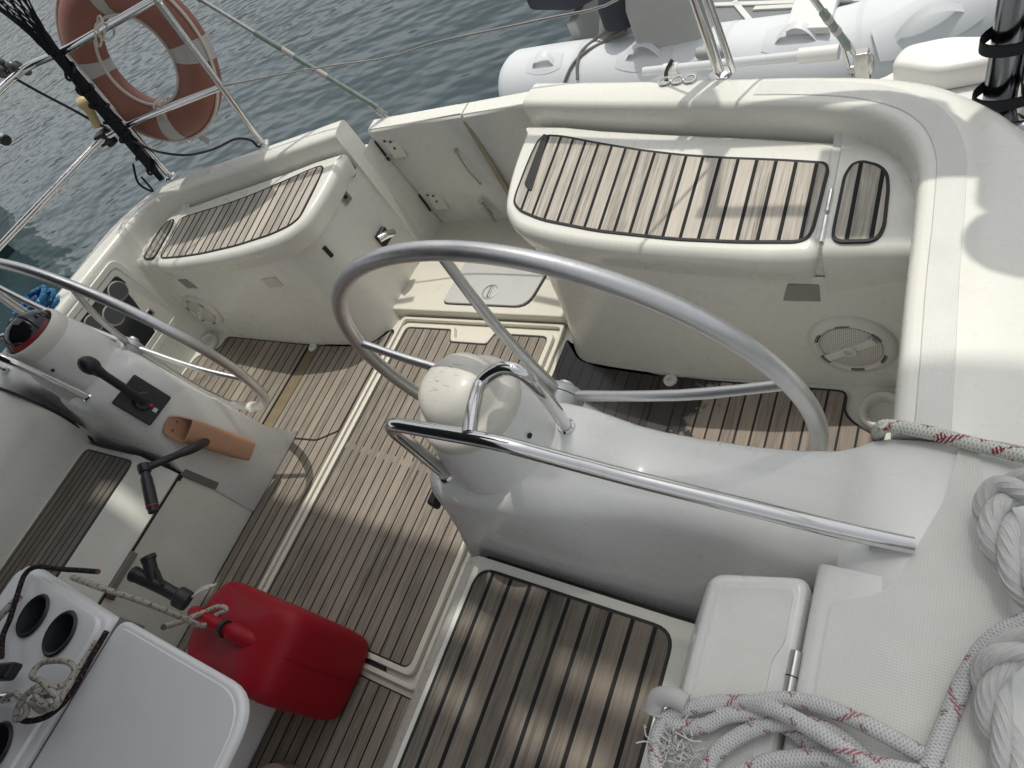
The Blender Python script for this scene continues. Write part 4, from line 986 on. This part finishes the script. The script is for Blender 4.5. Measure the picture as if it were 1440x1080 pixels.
# cream lamp clamped to the rail
LM = empty('rail_lamp', tuple(atX(140, 200, -1.57)), 'cream horn-shaped rescue lamp clipped to the rail beside the black net', 'lamp')
l0 = atX(138, 180, -1.56); l1 = atX(124, 150, -1.56); d = (l1 - l0).normalized()
b = MB(); b.lathe([(.017, 0), (.019, .02), (.018, .06), (.022, .075), (.034, .088), (.037, .105), (.030, .125), (.015, .13)], l0, d, 22); b.build('lamp_body', 'yellow', LM, angle=60)
b = MB(); c = atX(146, 193, -1.555); b.box(c, (.055, .055, .05), ((.8, .5, 0), (-.5, .8, 0), (0, 0, 1))); b.lathe([(.026, 0), (.026, .03)], c + Vector((0, .01, -.045)), (0, 0, 1), 16); b.build('lamp_clip', 'black', LM, bevel=.006)
settle(LM)

# cables on the rail
rope('power_cable', [atX(24, 112, -1.6), atX(60, 132, -1.6), atX(100, 153, -1.58), atX(140, 175, -1.55), atY(200, 205, 1.45), atY(225, 214, 1.50), atY(262, 218, 1.55), atY(300, 210, 1.56), atY(330, 196, 1.57), atY(352, 197, 1.56), at(362, 206, .70)], .0055, 'black', 'thin black cable running along the stern rail below the ring buoy', 'cable')
rope('guard_wire', [m1 + Vector((.02, 0, 0)), atY(400, 104, 1.64), atY(470, 92, 1.66), atY(545, 81, 1.68), atY(620, 58, 1.68), atY(760, 28, 1.66), atY(870, -2, 1.64), Vector((.98, 1.58, 1.05))], .0036, 'wire', 'slack grey wire stretched across the stern gate above the water', 'wire', sub=5)

# backstays
def backstay(base, q, top, label, tape0, tape1, name='backstay'):
    B = empty(name, tuple(base), label, 'rigging wire', 'backstay wires at the stern')
    d = (top - base).normalized(); L = (q - base).length
    b = MB(); b.tube([base, top], .0045, 8); b.build('stay_wire', 'wire', B)
    b = MB(); b.tube([base + d * tape0, base + d * (tape0 + .02), base + d * (tape1 - .03), base + d * tape1], [.007, .0105, .0095, .0105, .007], 12, sub=3); b.build('turnbuckle', 'green', B)
    for k in (.42, .7):
        b = MB(); b.tube([base + d * (tape0 + (tape1 - tape0) * k), base + d * (tape0 + (tape1 - tape0) * (k + .1))], .0112, 12); b.build('clear_sleeve', 'tape', B)
    b = MB(); b.tube([base + d * (tape1), base + d * (tape1 + .20)], .0075, 12); b.lathe([(.011, -.006), (.011, .006)], base + d * (tape1 + .2), d, 12); b.build('swage_terminal', 'steel', B)
    b = MB()
    for s_ in (-1, 1): b.tube([base + Vector((.012 * s_, 0, -.06)), base + d * (tape0 + .02) + Vector((.010 * s_, 0, 0))], .005, 8)
    b.lathe([(.012, -.02), (.012, .02)], base + Vector((0, 0, -.04)), (1, 0, 0), 14); b.build('toggle', 'steel', B)
    settle(B); return B
bs0 = atY(545, 160, 1.76); bq = atY(405, 71, 1.70); bt = atY(283, 0, 1.655)
backstay(bs0, bq, bs0 + (bt - bs0) * 4, 'long backstay wire slanting up left over the water beside the ring buoy', .06, .52)
bs1 = atY(1202, 78, 1.72); bt1 = atY(1145, 0, 1.66)
backstay(bs1, bs1, bs1 + (bt1 - bs1) * 14, 'backstay wire with verdigris turnbuckle crossing the white dinghy thwart', .03, .19)
b = MB(); b.ball(bs1 + Vector((.03, .0, -.03)), .028, 16, (.5, .5, 1.2)); b.box(bs1 + Vector((.015, 0, -.09)), (.035, .03, .20)); o = b.build('chainplate', 'steel', Y, bevel=.005)

# white deck box, oar, cleat
p = [at(x, y, .50) for x, y in ((1246, 112), (1400, 112), (1410, 80), (1385, 62), (1275, 65))]
BX = [at(1243, 113, .49), at(1330, 122, .49), at(1402, 112, .49), at(1408, 100, .49)]
poly = rpoly([(1.385, 1.70), (1.49, 1.645), (1.60, 1.655), (1.615, 1.74), (1.50, 1.775), (1.40, 1.765)], [.02, .03, .03, .03, .03, .03], 5)
b = MB(); cx, cy = 1.50, 1.71
sc = lambda s_, z: [(cx + (x - cx) * s_, cy + (y - cy) * s_, z) for x, y in poly]
b.grid([sc(.97, .472), sc(1.0, .478), sc(1.0, .512), sc(.985, .522), sc(.93, .530), sc(.8, .534), sc(.3, .535)], True, True, True)
o = b.build('deck_box', plain('cushion_white', (.80, .79, .75), .45, .05, .1), None, angle=60); tag(o, 'white rounded deck box on the quarter beside the dark davit posts', 'deck box')
OR = empty('boat_pole', tuple(atY(1000, 92, 1.75)), 'pale grey telescopic pole lying along the stern beside the dinghy', 'pole')
o0 = atY(905, 101, 1.80); o1 = atY(1180, 73, 1.76); oj = o0.lerp(o1, .82); ok = o0.lerp(o1, .12)
b = MB(); b.tube([o0, oj], .0135, 14); b.build('pole_tube', plain('alu_painted', (.62, .64, .66), .35, .05), OR)
b = MB(); b.tube([oj, o1], .020, 14); b.build('pole_grip', 'white', OR)
b = MB(); b.tube([ok, ok + (oj - ok) * .12], .017, 14); b.build('pole_joint', 'white', OR)
b = MB(); b.tube([ok + Vector((.0, -.01, -.05)), ok + Vector((.012, -.018, .0)), ok + Vector((.035, 0, .028))], .006, 8, sub=3); b.build('pole_clip', 'black', OR)
settle(OR)

# ---------------------------------------------------------------- inflatable dinghy
DG = empty('inflatable_dinghy', (.3, 3.4, -.5), 'pale grey inflatable dinghy afloat behind the stern', 'dinghy')
rt = .215; cz = -.31
def cl(x, y): p = at(x, y, cz + .04); return Vector((p.x, p.y, cz))
cpts = [cl(735, 116), cl(800, 108), cl(900, 100), cl(1000, 91), cl(1100, 82), cl(1180, 74), cl(1270, 58), cl(1350, 30), cl(1430, -15), cl(1490, -80)]
cpts = [Vector((p.x, p.y, cz + (0 if i < 6 else .03 * (i - 5)))) for i, p in enumerate(cpts)]
cs = spline(cpts, 6)
# end cone at the stern
d0 = (cs[0] - cs[1]).normalized()
cone = [cs[0] + d0 * .10, cs[0] + d0 * .07, cs[0] + d0 * .03]
b = MB(); b.tube(cone + cs, [rt * .5] + [rt] * 60, 32)
b.bm.free(); b = MB()
pts_ = cone + cs; rad = [rt * .62, rt * .82, rt * .95] + [rt] * len(cs)
rows = []; us = []; prev = None
for i, p in enumerate(pts_):
    d = (pts_[min(i + 1, len(pts_) - 1)] - pts_[max(i - 1, 0)]).normalized(); u = d.cross(Vector((0, 0, 1))).normalized(); w = u.cross(d)
    rows.append([p + (u * math.cos(a) + w * math.sin(a)) * rad[i] for a in [2 * PI * k / 36 for k in range(36)]])
b.grid(rows, True, True, True); b.build('near_tube', 'duckgrey', DG)
for k in (8, 20, 33, 45):
    b = MB(); i0 = k + 3; b.grid([[cs_ + (q - cs_) * 1.006 for q in rows[i]] for i, cs_ in ((i0, pts_[i0]), (i0 + 1, pts_[i0].lerp(pts_[i0 + 1], 1.0)))], True) if False else b.grid([[pts_[i0] + (q - pts_[i0]) * 1.006 + (pts_[i0 + 1] - pts_[i0]).normalized() * d for q in rows[i0]] for d in (-.012, .012)], True); b.build('tube_seam', 'ductgrey2', DG)
b = MB(); b.grid([[pts_[i] + (r_[j] - pts_[i]) * (1.008 + .05 * (j in (26, 27, 28))) for j in (25, 26, 27, 28, 29)] for i, r_ in enumerate(rows) if i > 3]); b.build('rubbing_strake', 'ductgrey2', DG)
# far tube and the bow
off = Vector((0, 1.15, 0)); far = [p + Vector((0, 1.25, 0)) for p in cpts[:6]]
b = MB(); b.tube(far + [cpts[-1] + Vector((.25, .35, .05))], rt, 24, sub=4); b.build('far_tube', 'duckgrey', DG)
def tubept(x, y, k=1.0):
    # point on the near tube's surface along the pixel ray
    r = ray(x, y).normalized(); best = None
    for i in range(len(cs) - 1):
        A, B = cs[i], cs[i + 1]; ab = (B - A).normalized(); m = A - CAM; rp = r - ab * r.dot(ab); mm = m - ab * m.dot(ab)
        aq = rp.dot(rp); bq = -2 * rp.dot(mm); cq = mm.dot(mm) - (rt * k) ** 2; D = bq * bq - 4 * aq * cq
        if D < 0: continue
        t = (-bq - math.sqrt(D)) / (2 * aq); p = CAM + r * t; s_ = (p - A).dot(ab)
        if -.002 <= s_ <= (B - A).length + .002 and (best is None or t < best[0]): best = (t, p, (p - (A + ab * s_)).normalized(), ab)
    return best
for (x, y, w) in ((765, 88, 44), (905, 76, 62), (1120, 52, 62), (1305, 30, 84)):
    q = tubept(x, y)
    if not q: continue
    _, pp, nn, ab = q; bn = nn.cross(ab).normalized(); s_ = w / 949 * (pp - CAM).length * .62
    b = MB(); rws = []
    for i in range(-6, 7):
        row = []
        for j in range(-4, 5):
            uu, vv = i / 6 * s_, j / 4 * s_ * .55 * (1 - .35 * abs(i / 6) ** 2); c0 = pp - nn * rt; ang = vv / rt
            row.append(c0 + ab * uu + (nn * math.cos(ang) + bn * math.sin(ang)) * (rt * 1.008))
        rws.append(row)
    b.grid(rws); pa = b.build('handle_patch', 'ductgrey2', DG)
    b = MB(); rws = []
    for i in range(-8, 9):
        t = i / 8; hgt = .045 * (1 - t * t); c0 = pp - nn * rt
        rws.append([c0 + ab * t * s_ * .62 + (nn * math.cos(a) + bn * math.sin(a)) * (rt * 1.010 + hgt) for a in ((-.12 + .16 * (1 - t * t)), (.02 + .16 * (1 - t * t)))])
    b.grid(rws); b.build('carry_handle', 'duckgrey', pa)
q = tubept(1002, 75)
if q:
    _, pp, nn, ab = q; b = MB(); b.tube([pp + nn * .02 - ab * .07, pp + nn * .025 + ab * .07], .026, 14); b.box(pp + nn * .0, (.10, .05, .04), (ab, nn.cross(ab), nn)); b.build('rowlock', 'midgrey', DG, bevel=.008)
# floor, ribs, transom, thwart
b = MB(); zf_ = cz - .03
fl_ = [at(x, y, zf_) for x, y in ((860, 70), (1290, 60), (1380, -30), (1300, -200), (820, -200))]
b.prism([(-.30, 3.3), (1.6, 3.2), (2.3, 3.6), (2.3, 4.4), (1.6, 4.6), (-.30, 4.6)], zf_ - .05, zf_); b.build('dinghy_floor', 'dkgrey', DG)
b = MB()
for (x0, y0, x1, y1) in ((1032, 2, 1062, 38), (975, 8, 1270, -2), (1255, 2, 1268, 28), (1060, 12, 1180, 6)):
    p0, p1 = at(x0, y0, zf_ + .006), at(x1, y1, zf_ + .006); b.box((p0 + p1) / 2, ((p1 - p0).length, .03, .012), (p1 - p0, (0, 0, 1) if False else (p1 - p0).cross(Vector((0, 0, 1))), (0, 0, 1)))
b.build('floor_rib', plain('rib_white', (.68, .68, .64), .5), DG, bevel=.003)
b = MB(); p0 = at(890, 50, cz + .22); p1 = at(1108, 40, cz + .2)
b.box((p0 + p1) / 2 + Vector((0, .02, -.02)), ((p1 - p0).length, .05, .05), (p1 - p0, (0, 1, 0), (0, 0, 1))); b.build('inner_rail', 'ductgrey2', DG, bevel=.01)
b = MB(); t0, t1, t2, t3 = [at(x, y, cz + rt + .02) for x, y in ((1104, 40), (1166, 38), (1200, -14), (1140, -14))]
tt = [t0, t1, t1 + Vector((.0, 1.0, 0)), t0 + Vector((0, 1.0, 0))]
b.prism([(q.x, q.y) for q in tt], cz + rt - .012, cz + rt + .02); b.build('thwart', 'white', DG, bevel=.006)
b = MB(); b.prism([(-.42, 3.3), (-.36, 3.3), (-.36, 4.5), (-.42, 4.5)], cz - .12, cz + .26); b.build('dinghy_transom', 'midgrey', DG, bevel=.01)
# lines over the tube
for a_ in (((790, 130), (796, 110), (806, 90), (822, 74), (850, 58), (880, 42)), ((812, 112), (812, 90), (818, 72), (836, 56), (850, 46), (872, 38))):
    pts_ = []
    for (x, y) in a_:
        q = tubept(x, y, 1.03); pts_.append(q[1] if q else at(x, y, -.05))
    b = MB(); b.tube(pts_, .009, 8, sub=4); b.build('grab_line', plain('line_grey', (.16, .16, .15), .8), DG)
settle(DG)
OM = empty('outboard_motor', (-.42, 3.7, -.3), 'grey outboard motor on the dinghy transom under a dark cover', 'outboard motor')
mp0 = at(872, 30, .10); 
b = MB(); mt = at(935, 14, .05)
b.grid([[Vector((mt.x + dx * s_, mt.y + .05 + dy * s_, z)) for dx, dy in ((-.17, -.10), (.17, -.10), (.2, .0), (.16, .14), (-.16, .14), (-.2, 0))] for s_, z in ((.75, -.25), (1.0, -.15), (1.0, .1), (.85, .2), (.4, .24))], True, True, True); b.build('motor_cowl', 'midgrey', OM, bevel=.03, angle=25)
b = MB(); c = at(868, 44, -.12); b.lathe([(.15, -.25), (.13, -.1), (.08, .08), (.05, .16)], c, (.1, .1, 1), 18); b.build('motor_leg', plain('leg_grey', (.30, .30, .29), .5), OM)
b = MB(); c = at(868, 6, .06); b.lathe([(.08, -.10), (.10, .0), (.08, .1), (.04, .16)], c, (.15, .2, 1), 16); b.build('motor_cover', 'canvas', OM)
b = MB(); c = at(955, 34, -.08); b.tube([c + Vector((-.08, 0, -.10)), c + Vector((-.065, .0, .02)), c + Vector((0, .02, .075)), c + Vector((.07, .02, .02)), c + Vector((.085, 0, -.10))], .022, 12, sub=4); b.build('tilt_bracket', 'duckgrey', OM)
settle(OM)
b = MB(); c = at(818, -2, .0); b.prism(rpoly([(c.x - .35, c.y), (c.x - .02, c.y - .12), (c.x + .32, c.y + .02), (c.x + .3, c.y + .5), (c.x - .3, c.y + .5)], .05), c.z, c.z + .10); o = b.build('floating_bag', 'canvas', None, bevel=.03); tag(o, 'dark blue canvas bag edge above the dinghy motor at the top', 'bag')

# neighbouring hull at the left edge
NH = empty('neighbouring_boat', (-9, 1.5, WZ), 'dark teal boat hull at the far left edge over the water', 'boat')
e = at(22, 352, WZ); b = MB()
dirv = Vector((-.55, -.9, 0)).normalized(); sd = Vector((-.9, .45, 0)).normalized()
def hs(t, wdt): c = e + dirv * t; return [c, c + Vector((.03, .03, .9)), c + Vector((.05, .06, 1.7)), c + sd * wdt + Vector((0, 0, 1.7)), c + sd * wdt]
b.grid([hs(0, 1.6), hs(1.5, 2.4), hs(4.5, 2.6), hs(8, 1.2)], False, True, True); b.build('boat_hull', 'tealhull', NH, angle=50)
b = MB(); b.tube([hs(t, 1)[2] + Vector((.02, .02, 0)) for t in (0, 1.5, 4.5, 8)], .05, 10); b.build('rubbing_strake', 'black', NH)
settle(NH)

# blue rope tail on the starboard deck
b = MB(); bp = at(12, 432, .70); bp.x = max(bp.x, -1.60)
pts_ = []
for k in range(40): a = k * .62; pts_.append(bp + Vector((math.cos(a) * (.05 + .02 * math.sin(k * 1.7)) - .02, math.sin(a) * (.06 + .02 * math.cos(k)) , .008 + .0018 * k)))
b.tube(pts_, .011, 10, sub=3); o = b.build('blue_rope', 'bluerope'); tag(o, 'small coil of blue rope on the far coaming behind the open compass', 'rope')
b = MB(); q = at(36, 441, .80); q = at(33, 440, .735); b.box(q, (.05, .045, .05)); o = b.build('line_block', 'white', None, bevel=.006); tag(o, 'white plastic block beside the blue rope behind the open compass', 'block')

# ---------------------------------------------------------------- ropes on the port deck
RO = .70
rp = [(1228, 640, .40), (1232, 622, .60), (1238, 603, .704), (1252, 599, .714), (1290, 605, .716), (1330, 614, .716), (1370, 625, .716), (1410, 634, .716), (1445, 643, .716), (1500, 660, .716)]
rope('control_line', [at(*p) for p in rp], .0105, 'ropered', 'pale green braided line with red flecks crossing the port coaming', 'rope', 5, 16)
r0 = .0108
coil = [((1480, 850, .73), (1440, 874, .735), (1395, 900, .735), (1362, 945, .73), (1338, 1000, .725), (1318, 1050, .728), (1300, 1100, .735)),
        ((925, 1090, .715), (922, 1050, .712), (936, 1012, .712), (975, 994, .715), (1035, 988, .718), (1085, 996, .735), (1140, 1024, .745), (1190, 1056, .745), (1240, 1095, .735)),
        ((1010, 1003, .714), (1070, 987, .716), (1120, 985, .718), (1180, 1002, .728), (1240, 1030, .735), (1290, 1058, .725), (1330, 1078, .72)),
        ((985, 1100, .712), (1005, 1062, .714), (1050, 1030, .716), (1110, 1016, .718), (1170, 1030, .715), (1220, 1070, .714)),
        ((1030, 1092, .716), (1090, 1070, .724), (1170, 1066, .724), (1250, 1080, .735), (1330, 1098, .73)),
        ((940, 1018, .712), (985, 1022, .712), (1030, 1005, .716), (1090, 1012, .712), (1150, 1060, .712), (1180, 1100, .712))]
RC = empty('mooring_rope', tuple(at(1150, 1040, .70)), 'grey white braided rope with red flecks heaped on the side locker', 'rope')
for k, pt in enumerate(coil):
    b = MB(); b.tube([at(x, y, z) for x, y, z in pt], r0, 18, sub=7); b.build('rope_turn', 'ropecoil', RC)
b = MB(); b.tube([at(x, y, z) for x, y, z in ((918, 1000, .712), (925, 982, .722), (945, 980, .728), (965, 990, .726))], .014, 14, sub=4); b.build('rope_end', plain('rope_whipping', (.50, .50, .48), .6), RC)
rf = random.Random(5); b = MB()
for k in range(70):
    p = at(rf.gauss(945, 14), rf.gauss(1050, 22), .715); pts_ = [p]
    for j in range(4): p = p + Vector((rf.gauss(0, .007), rf.gauss(0, .007), rf.uniform(-.002, .005))); pts_.append(p.copy())
    b.tube(pts_, .0013, 4)
b.build('frayed_end', 'strand', RC)
settle(RC)

def hawser(name, pts, rad, label, lay=.16):
    pts = spline([Vector(p) for p in pts], 22); n = len(pts)
    Hh = empty(name, tuple(pts[0]), label, 'rope'); L = [0]
    for i in range(1, n): L.append(L[-1] + (pts[i] - pts[i - 1]).length)
    fr = []; prev = None
    for i in range(n):
        d = (pts[min(i + 1, n - 1)] - pts[max(i - 1, 0)]).normalized()
        u = d.cross(Vector((0, 0, 1))).normalized() if prev is None else (prev - d * prev.dot(d)).normalized(); prev = u; fr.append((u, d.cross(u)))
    for k in range(3):
        b = MB()
        cen = lambda i, s_: pts[i] + (fr[i][0] * math.cos(2 * PI * (L[i] / lay + k / 3)) + fr[i][1] * math.sin(2 * PI * (L[i] / lay + k / 3))) * rad * s_
        # each strand a bundle of yarns
        b.tube([cen(i, .52) for i in range(n)], rad * .50, 14)
        for q in range(8):
            b.tube([cen(i, .52) + (fr[i][0] * math.cos(2 * PI * (q / 8 - L[i] / lay * 1.1)) + fr[i][1] * math.sin(2 * PI * (q / 8 - L[i] / lay * 1.1))) * rad * .43 for i in range(n)], rad * .135, 6)
        b.build('rope_strand', 'strand', Hh)
    settle(Hh); return Hh
hawser('twisted_hawser', [at(x, y, z) for x, y, z in ((1500, 700, .78), (1450, 686, .77), (1412, 690, .755), (1398, 720, .75), (1408, 760, .75), (1428, 795, .75), (1452, 830, .75), (1500, 860, .75))], .0235, 'thick white three strand rope looped at the right edge, upper loop')
hawser('twisted_hawser', [at(x, y, z) for x, y, z in ((1500, 905, .79), (1450, 905, .775), (1405, 925, .765), (1392, 955, .75), (1398, 1000, .74), (1415, 1050, .735), (1435, 1110, .735))], .019, 'thick white three strand rope curving down the lower right corner')

# ---------------------------------------------------------------- unseen overhead blockers, added to shade the cockpit
KX, KY = .04, .33
def sh(x, y, h, z=0): return (x + KX * (h - z), y + KY * (h - z))
SW = empty('sun_blocker', (0, 0, 5), 'added unseen sun blocker high above the cockpit, slit for sun patches', 'light blocker')  # made-up sun blocker; its slits and hole shape the sun patches
H_ = 5.0
def slab(polys, h, name, mat, parent, th=.02):
    b = MB()
    for poly in polys: b.prism([sh(x, y, h) for x, y in poly], h, h + th)
    return b.build(name, mat, parent)
ye = .345
slab([[(.351, ye), (.735, .376), (.735, .02), (.351, .02)], [(.7351, .376), (.90, .392), (.90, .205), (.7351, .205)], [(.901, .392), (1.2, .42), (1.8, .51), (1.8, .06), (.901, .06)], [(1.27, .0599), (1.8, .0599), (1.8, -.7), (1.27, -.7)]], H_, 'thin_blocker', 'thinblocker', SW)
slab([[(-3.2, ye), (.35, ye), (.35, .02), (-3.2, .02)], [(.7351, .055), (.90, .055), (.90, .02), (.7351, .02)], [(.901, .0599), (1.269, .0599), (1.269, .02), (.901, .02)]], H_, 'blocker_cloth', 'canvas', SW)
slab([[(-3.2, .0199), (-.92, .0199), (-.92, -.12), (-3.2, -.12)], [(-.64, .0199), (.68, .0199), (.68, -.12), (-.64, -.12)], [(-3.2, -.1201), (.74, -.1201), (.74, -.24), (-3.2, -.24)], [(.82, -.1201), (.90, -.1201), (.96, -.24), (.88, -.24)], [(1.12, -.1201), (1.269, -.1201), (1.269, -.24), (1.14, -.24)], [(-3.2, -.2401), (1.269, -.2401), (1.269, -1.3), (-3.2, -1.3)], [(.741, -.1201), (.819, -.1201), (.83, -.155), (.741, -.15)], [(.905, -.1201), (1.119, -.1201), (1.122, -.148), (.915, -.150)], [(.741, -.205), (.868, -.215), (.879, -.24), (.741, -.24)], [(.958, -.212), (1.133, -.205), (1.138, -.24), (.962, -.24)], [(1.27, -.7001), (1.8, -.7001), (1.8, -1.3), (1.27, -1.3)], [(.80, .0199), (.96, .0199), (1.0, -.12), (.84, -.12)], [(.681, .0199), (.799, .0199), (.805, -.010), (.681, -.008)], [(.681, -.06), (.82, -.075), (.835, -.12), (.681, -.12)], [(.965, .0199), (1.269, .0199), (1.269, -.015), (.975, -.020)], [(.985, -.075), (1.269, -.08), (1.269, -.12), (1.0, -.12)], [(-.919, .0199), (-.641, .0199), (-.641, -.015), (-.919, -.015)], [(-.919, -.085), (-.641, -.08), (-.641, -.12), (-.919, -.12)]], H_, 'blocker_cloth', 'canvas', SW)
settle(SW)
BC = empty('sky_blocker', (0, 0, 2.2), 'added unseen blocker dimming sky light over the cockpit table', 'canopy')  # made-up sky blocker, added to darken the forward cockpit
b = MB(); b.prism([(-2.3, .55), (.52, .55), (.62, .15), (1.0, -.20), (1.25, -2.6), (-2.3, -2.6)], 1.98, 2.0); b.build('blocker_roof', 'canvas', BC)
b = MB(); b.box((-.5, -1.45, 1.35), (3.5, .02, 1.28)); b.build('blocker_front', 'canvas', BC)  # upright sheet added to cut low sky light from forward
settle(BC)
PH = 1.85
def pan(pts): return [sh(x, y, PH, z) for x, y, z in pts]
SP1 = empty('shade_plate', (1.5, 1.6, PH), 'added unseen plate shaped to shade the port quarter', 'solar panel')  # made-up plate, outlined to the shade wanted on the port corner
b = MB(); b.prism(pan([(1.30, 1.118, .70), (1.56, 1.112, .70), (1.80, 1.09, .7), (1.80, 1.40, .7), (1.63, 1.36, .7), (1.602, 1.325, .7), (1.565, 1.235, .7), (1.535, 1.315, .7), (1.50, 1.335, .7), (1.30, 1.345, .7)]), PH, PH + .03); b.build('plate_sheet', 'panelglass', SP1)
b = MB(); q = [Vector((*sh(x, y, PH, .6), PH)) for x, y in ((1.045, 1.155), (1.29, 1.145), (1.055, 1.32), (1.075, 1.15), (1.40, 1.25))]
b.tube([q[0], q[1], q[4]], .016, 8); b.tube([q[2], q[3]], .019, 8); b.tube([q[2] + Vector((-.05, .1, 0)), q[2]], .03, 8); b.build('panel_frame', 'steel', SP1)  # tubes added to cast the T-shaped shade on the seat
b = MB(); c = sh(1.665, .965, PH, .7); b.lathe([(.065, 0), (.075, .03), (.05, .07), (.0001, .08)], (c[0], c[1], PH), (0, 0, 1), 24); b.tube([(c[0], c[1], PH), (c[0], c[1] + .25, PH)], .012, 8); b.build('shade_disc', 'white', SP1); settle(SP1)  # unseen disc added to drop a round shade on the deck
SP2 = empty('shade_plate', (-1.1, 1.8, PH), 'added unseen plate shaped to shade the starboard helm seat', 'solar panel')  # made-up plate, cut so its shade covers the outboard seat slats
b = MB(); b.prism(pan([(-1.30, 1.13, .6), (-1.17, 1.15, .6), (-.92, 1.205, .6), (-.80, 1.27, .6), (-.70, 1.35, .6), (-.78, 1.40, .6), (-.84, 1.62, .6), (-1.30, 1.62, .6)]), PH, PH + .03); b.build('plate_sheet', 'panelglass', SP2); settle(SP2)
settle(Y)

# ---------------------------------------------------------------- light
sv = Vector((KX, KY, 1)).normalized(); sv = Vector((KX, KY, 1)).normalized()
ld = bpy.data.lights.new('sun', 'SUN'); ld.energy = 2.0; ld.angle = math.radians(.6); ld.color = (1, .955, .87)
sun = bpy.data.objects.new('sun', ld); COL.objects.link(sun); sun.rotation_euler = sv.to_track_quat('Z', 'Y').to_euler()
w = bpy.data.worlds.new('World'); S.world = w; w.use_nodes = True; nt = w.node_tree; bg = nt.nodes['Background']
sky = nt.nodes.new('ShaderNodeTexSky'); sky.sky_type = 'NISHITA'; sky.sun_disc = False
sky.sun_elevation = math.asin(sv.z); sky.sun_rotation = math.atan2(sv.x, sv.y); sky.air_density = 1.0; sky.dust_density = 3.0; sky.ozone_density = 1.0
hs_ = nt.nodes.new('ShaderNodeHueSaturation'); hs_.inputs['Saturation'].default_value = .16; nt.links.new(sky.outputs[0], hs_.inputs['Color']); nt.links.new(hs_.outputs[0], bg.inputs[0]); bg.inputs[1].default_value = .145
S.view_settings.view_transform = 'Standard'; S.view_settings.look = 'None'; S.view_settings.exposure = .05; S.view_settings.gamma = 1
S.render.engine = 'CYCLES'; S.cycles.max_bounces = 6; S.cycles.diffuse_bounces = 3; S.cycles.glossy_bounces = 4
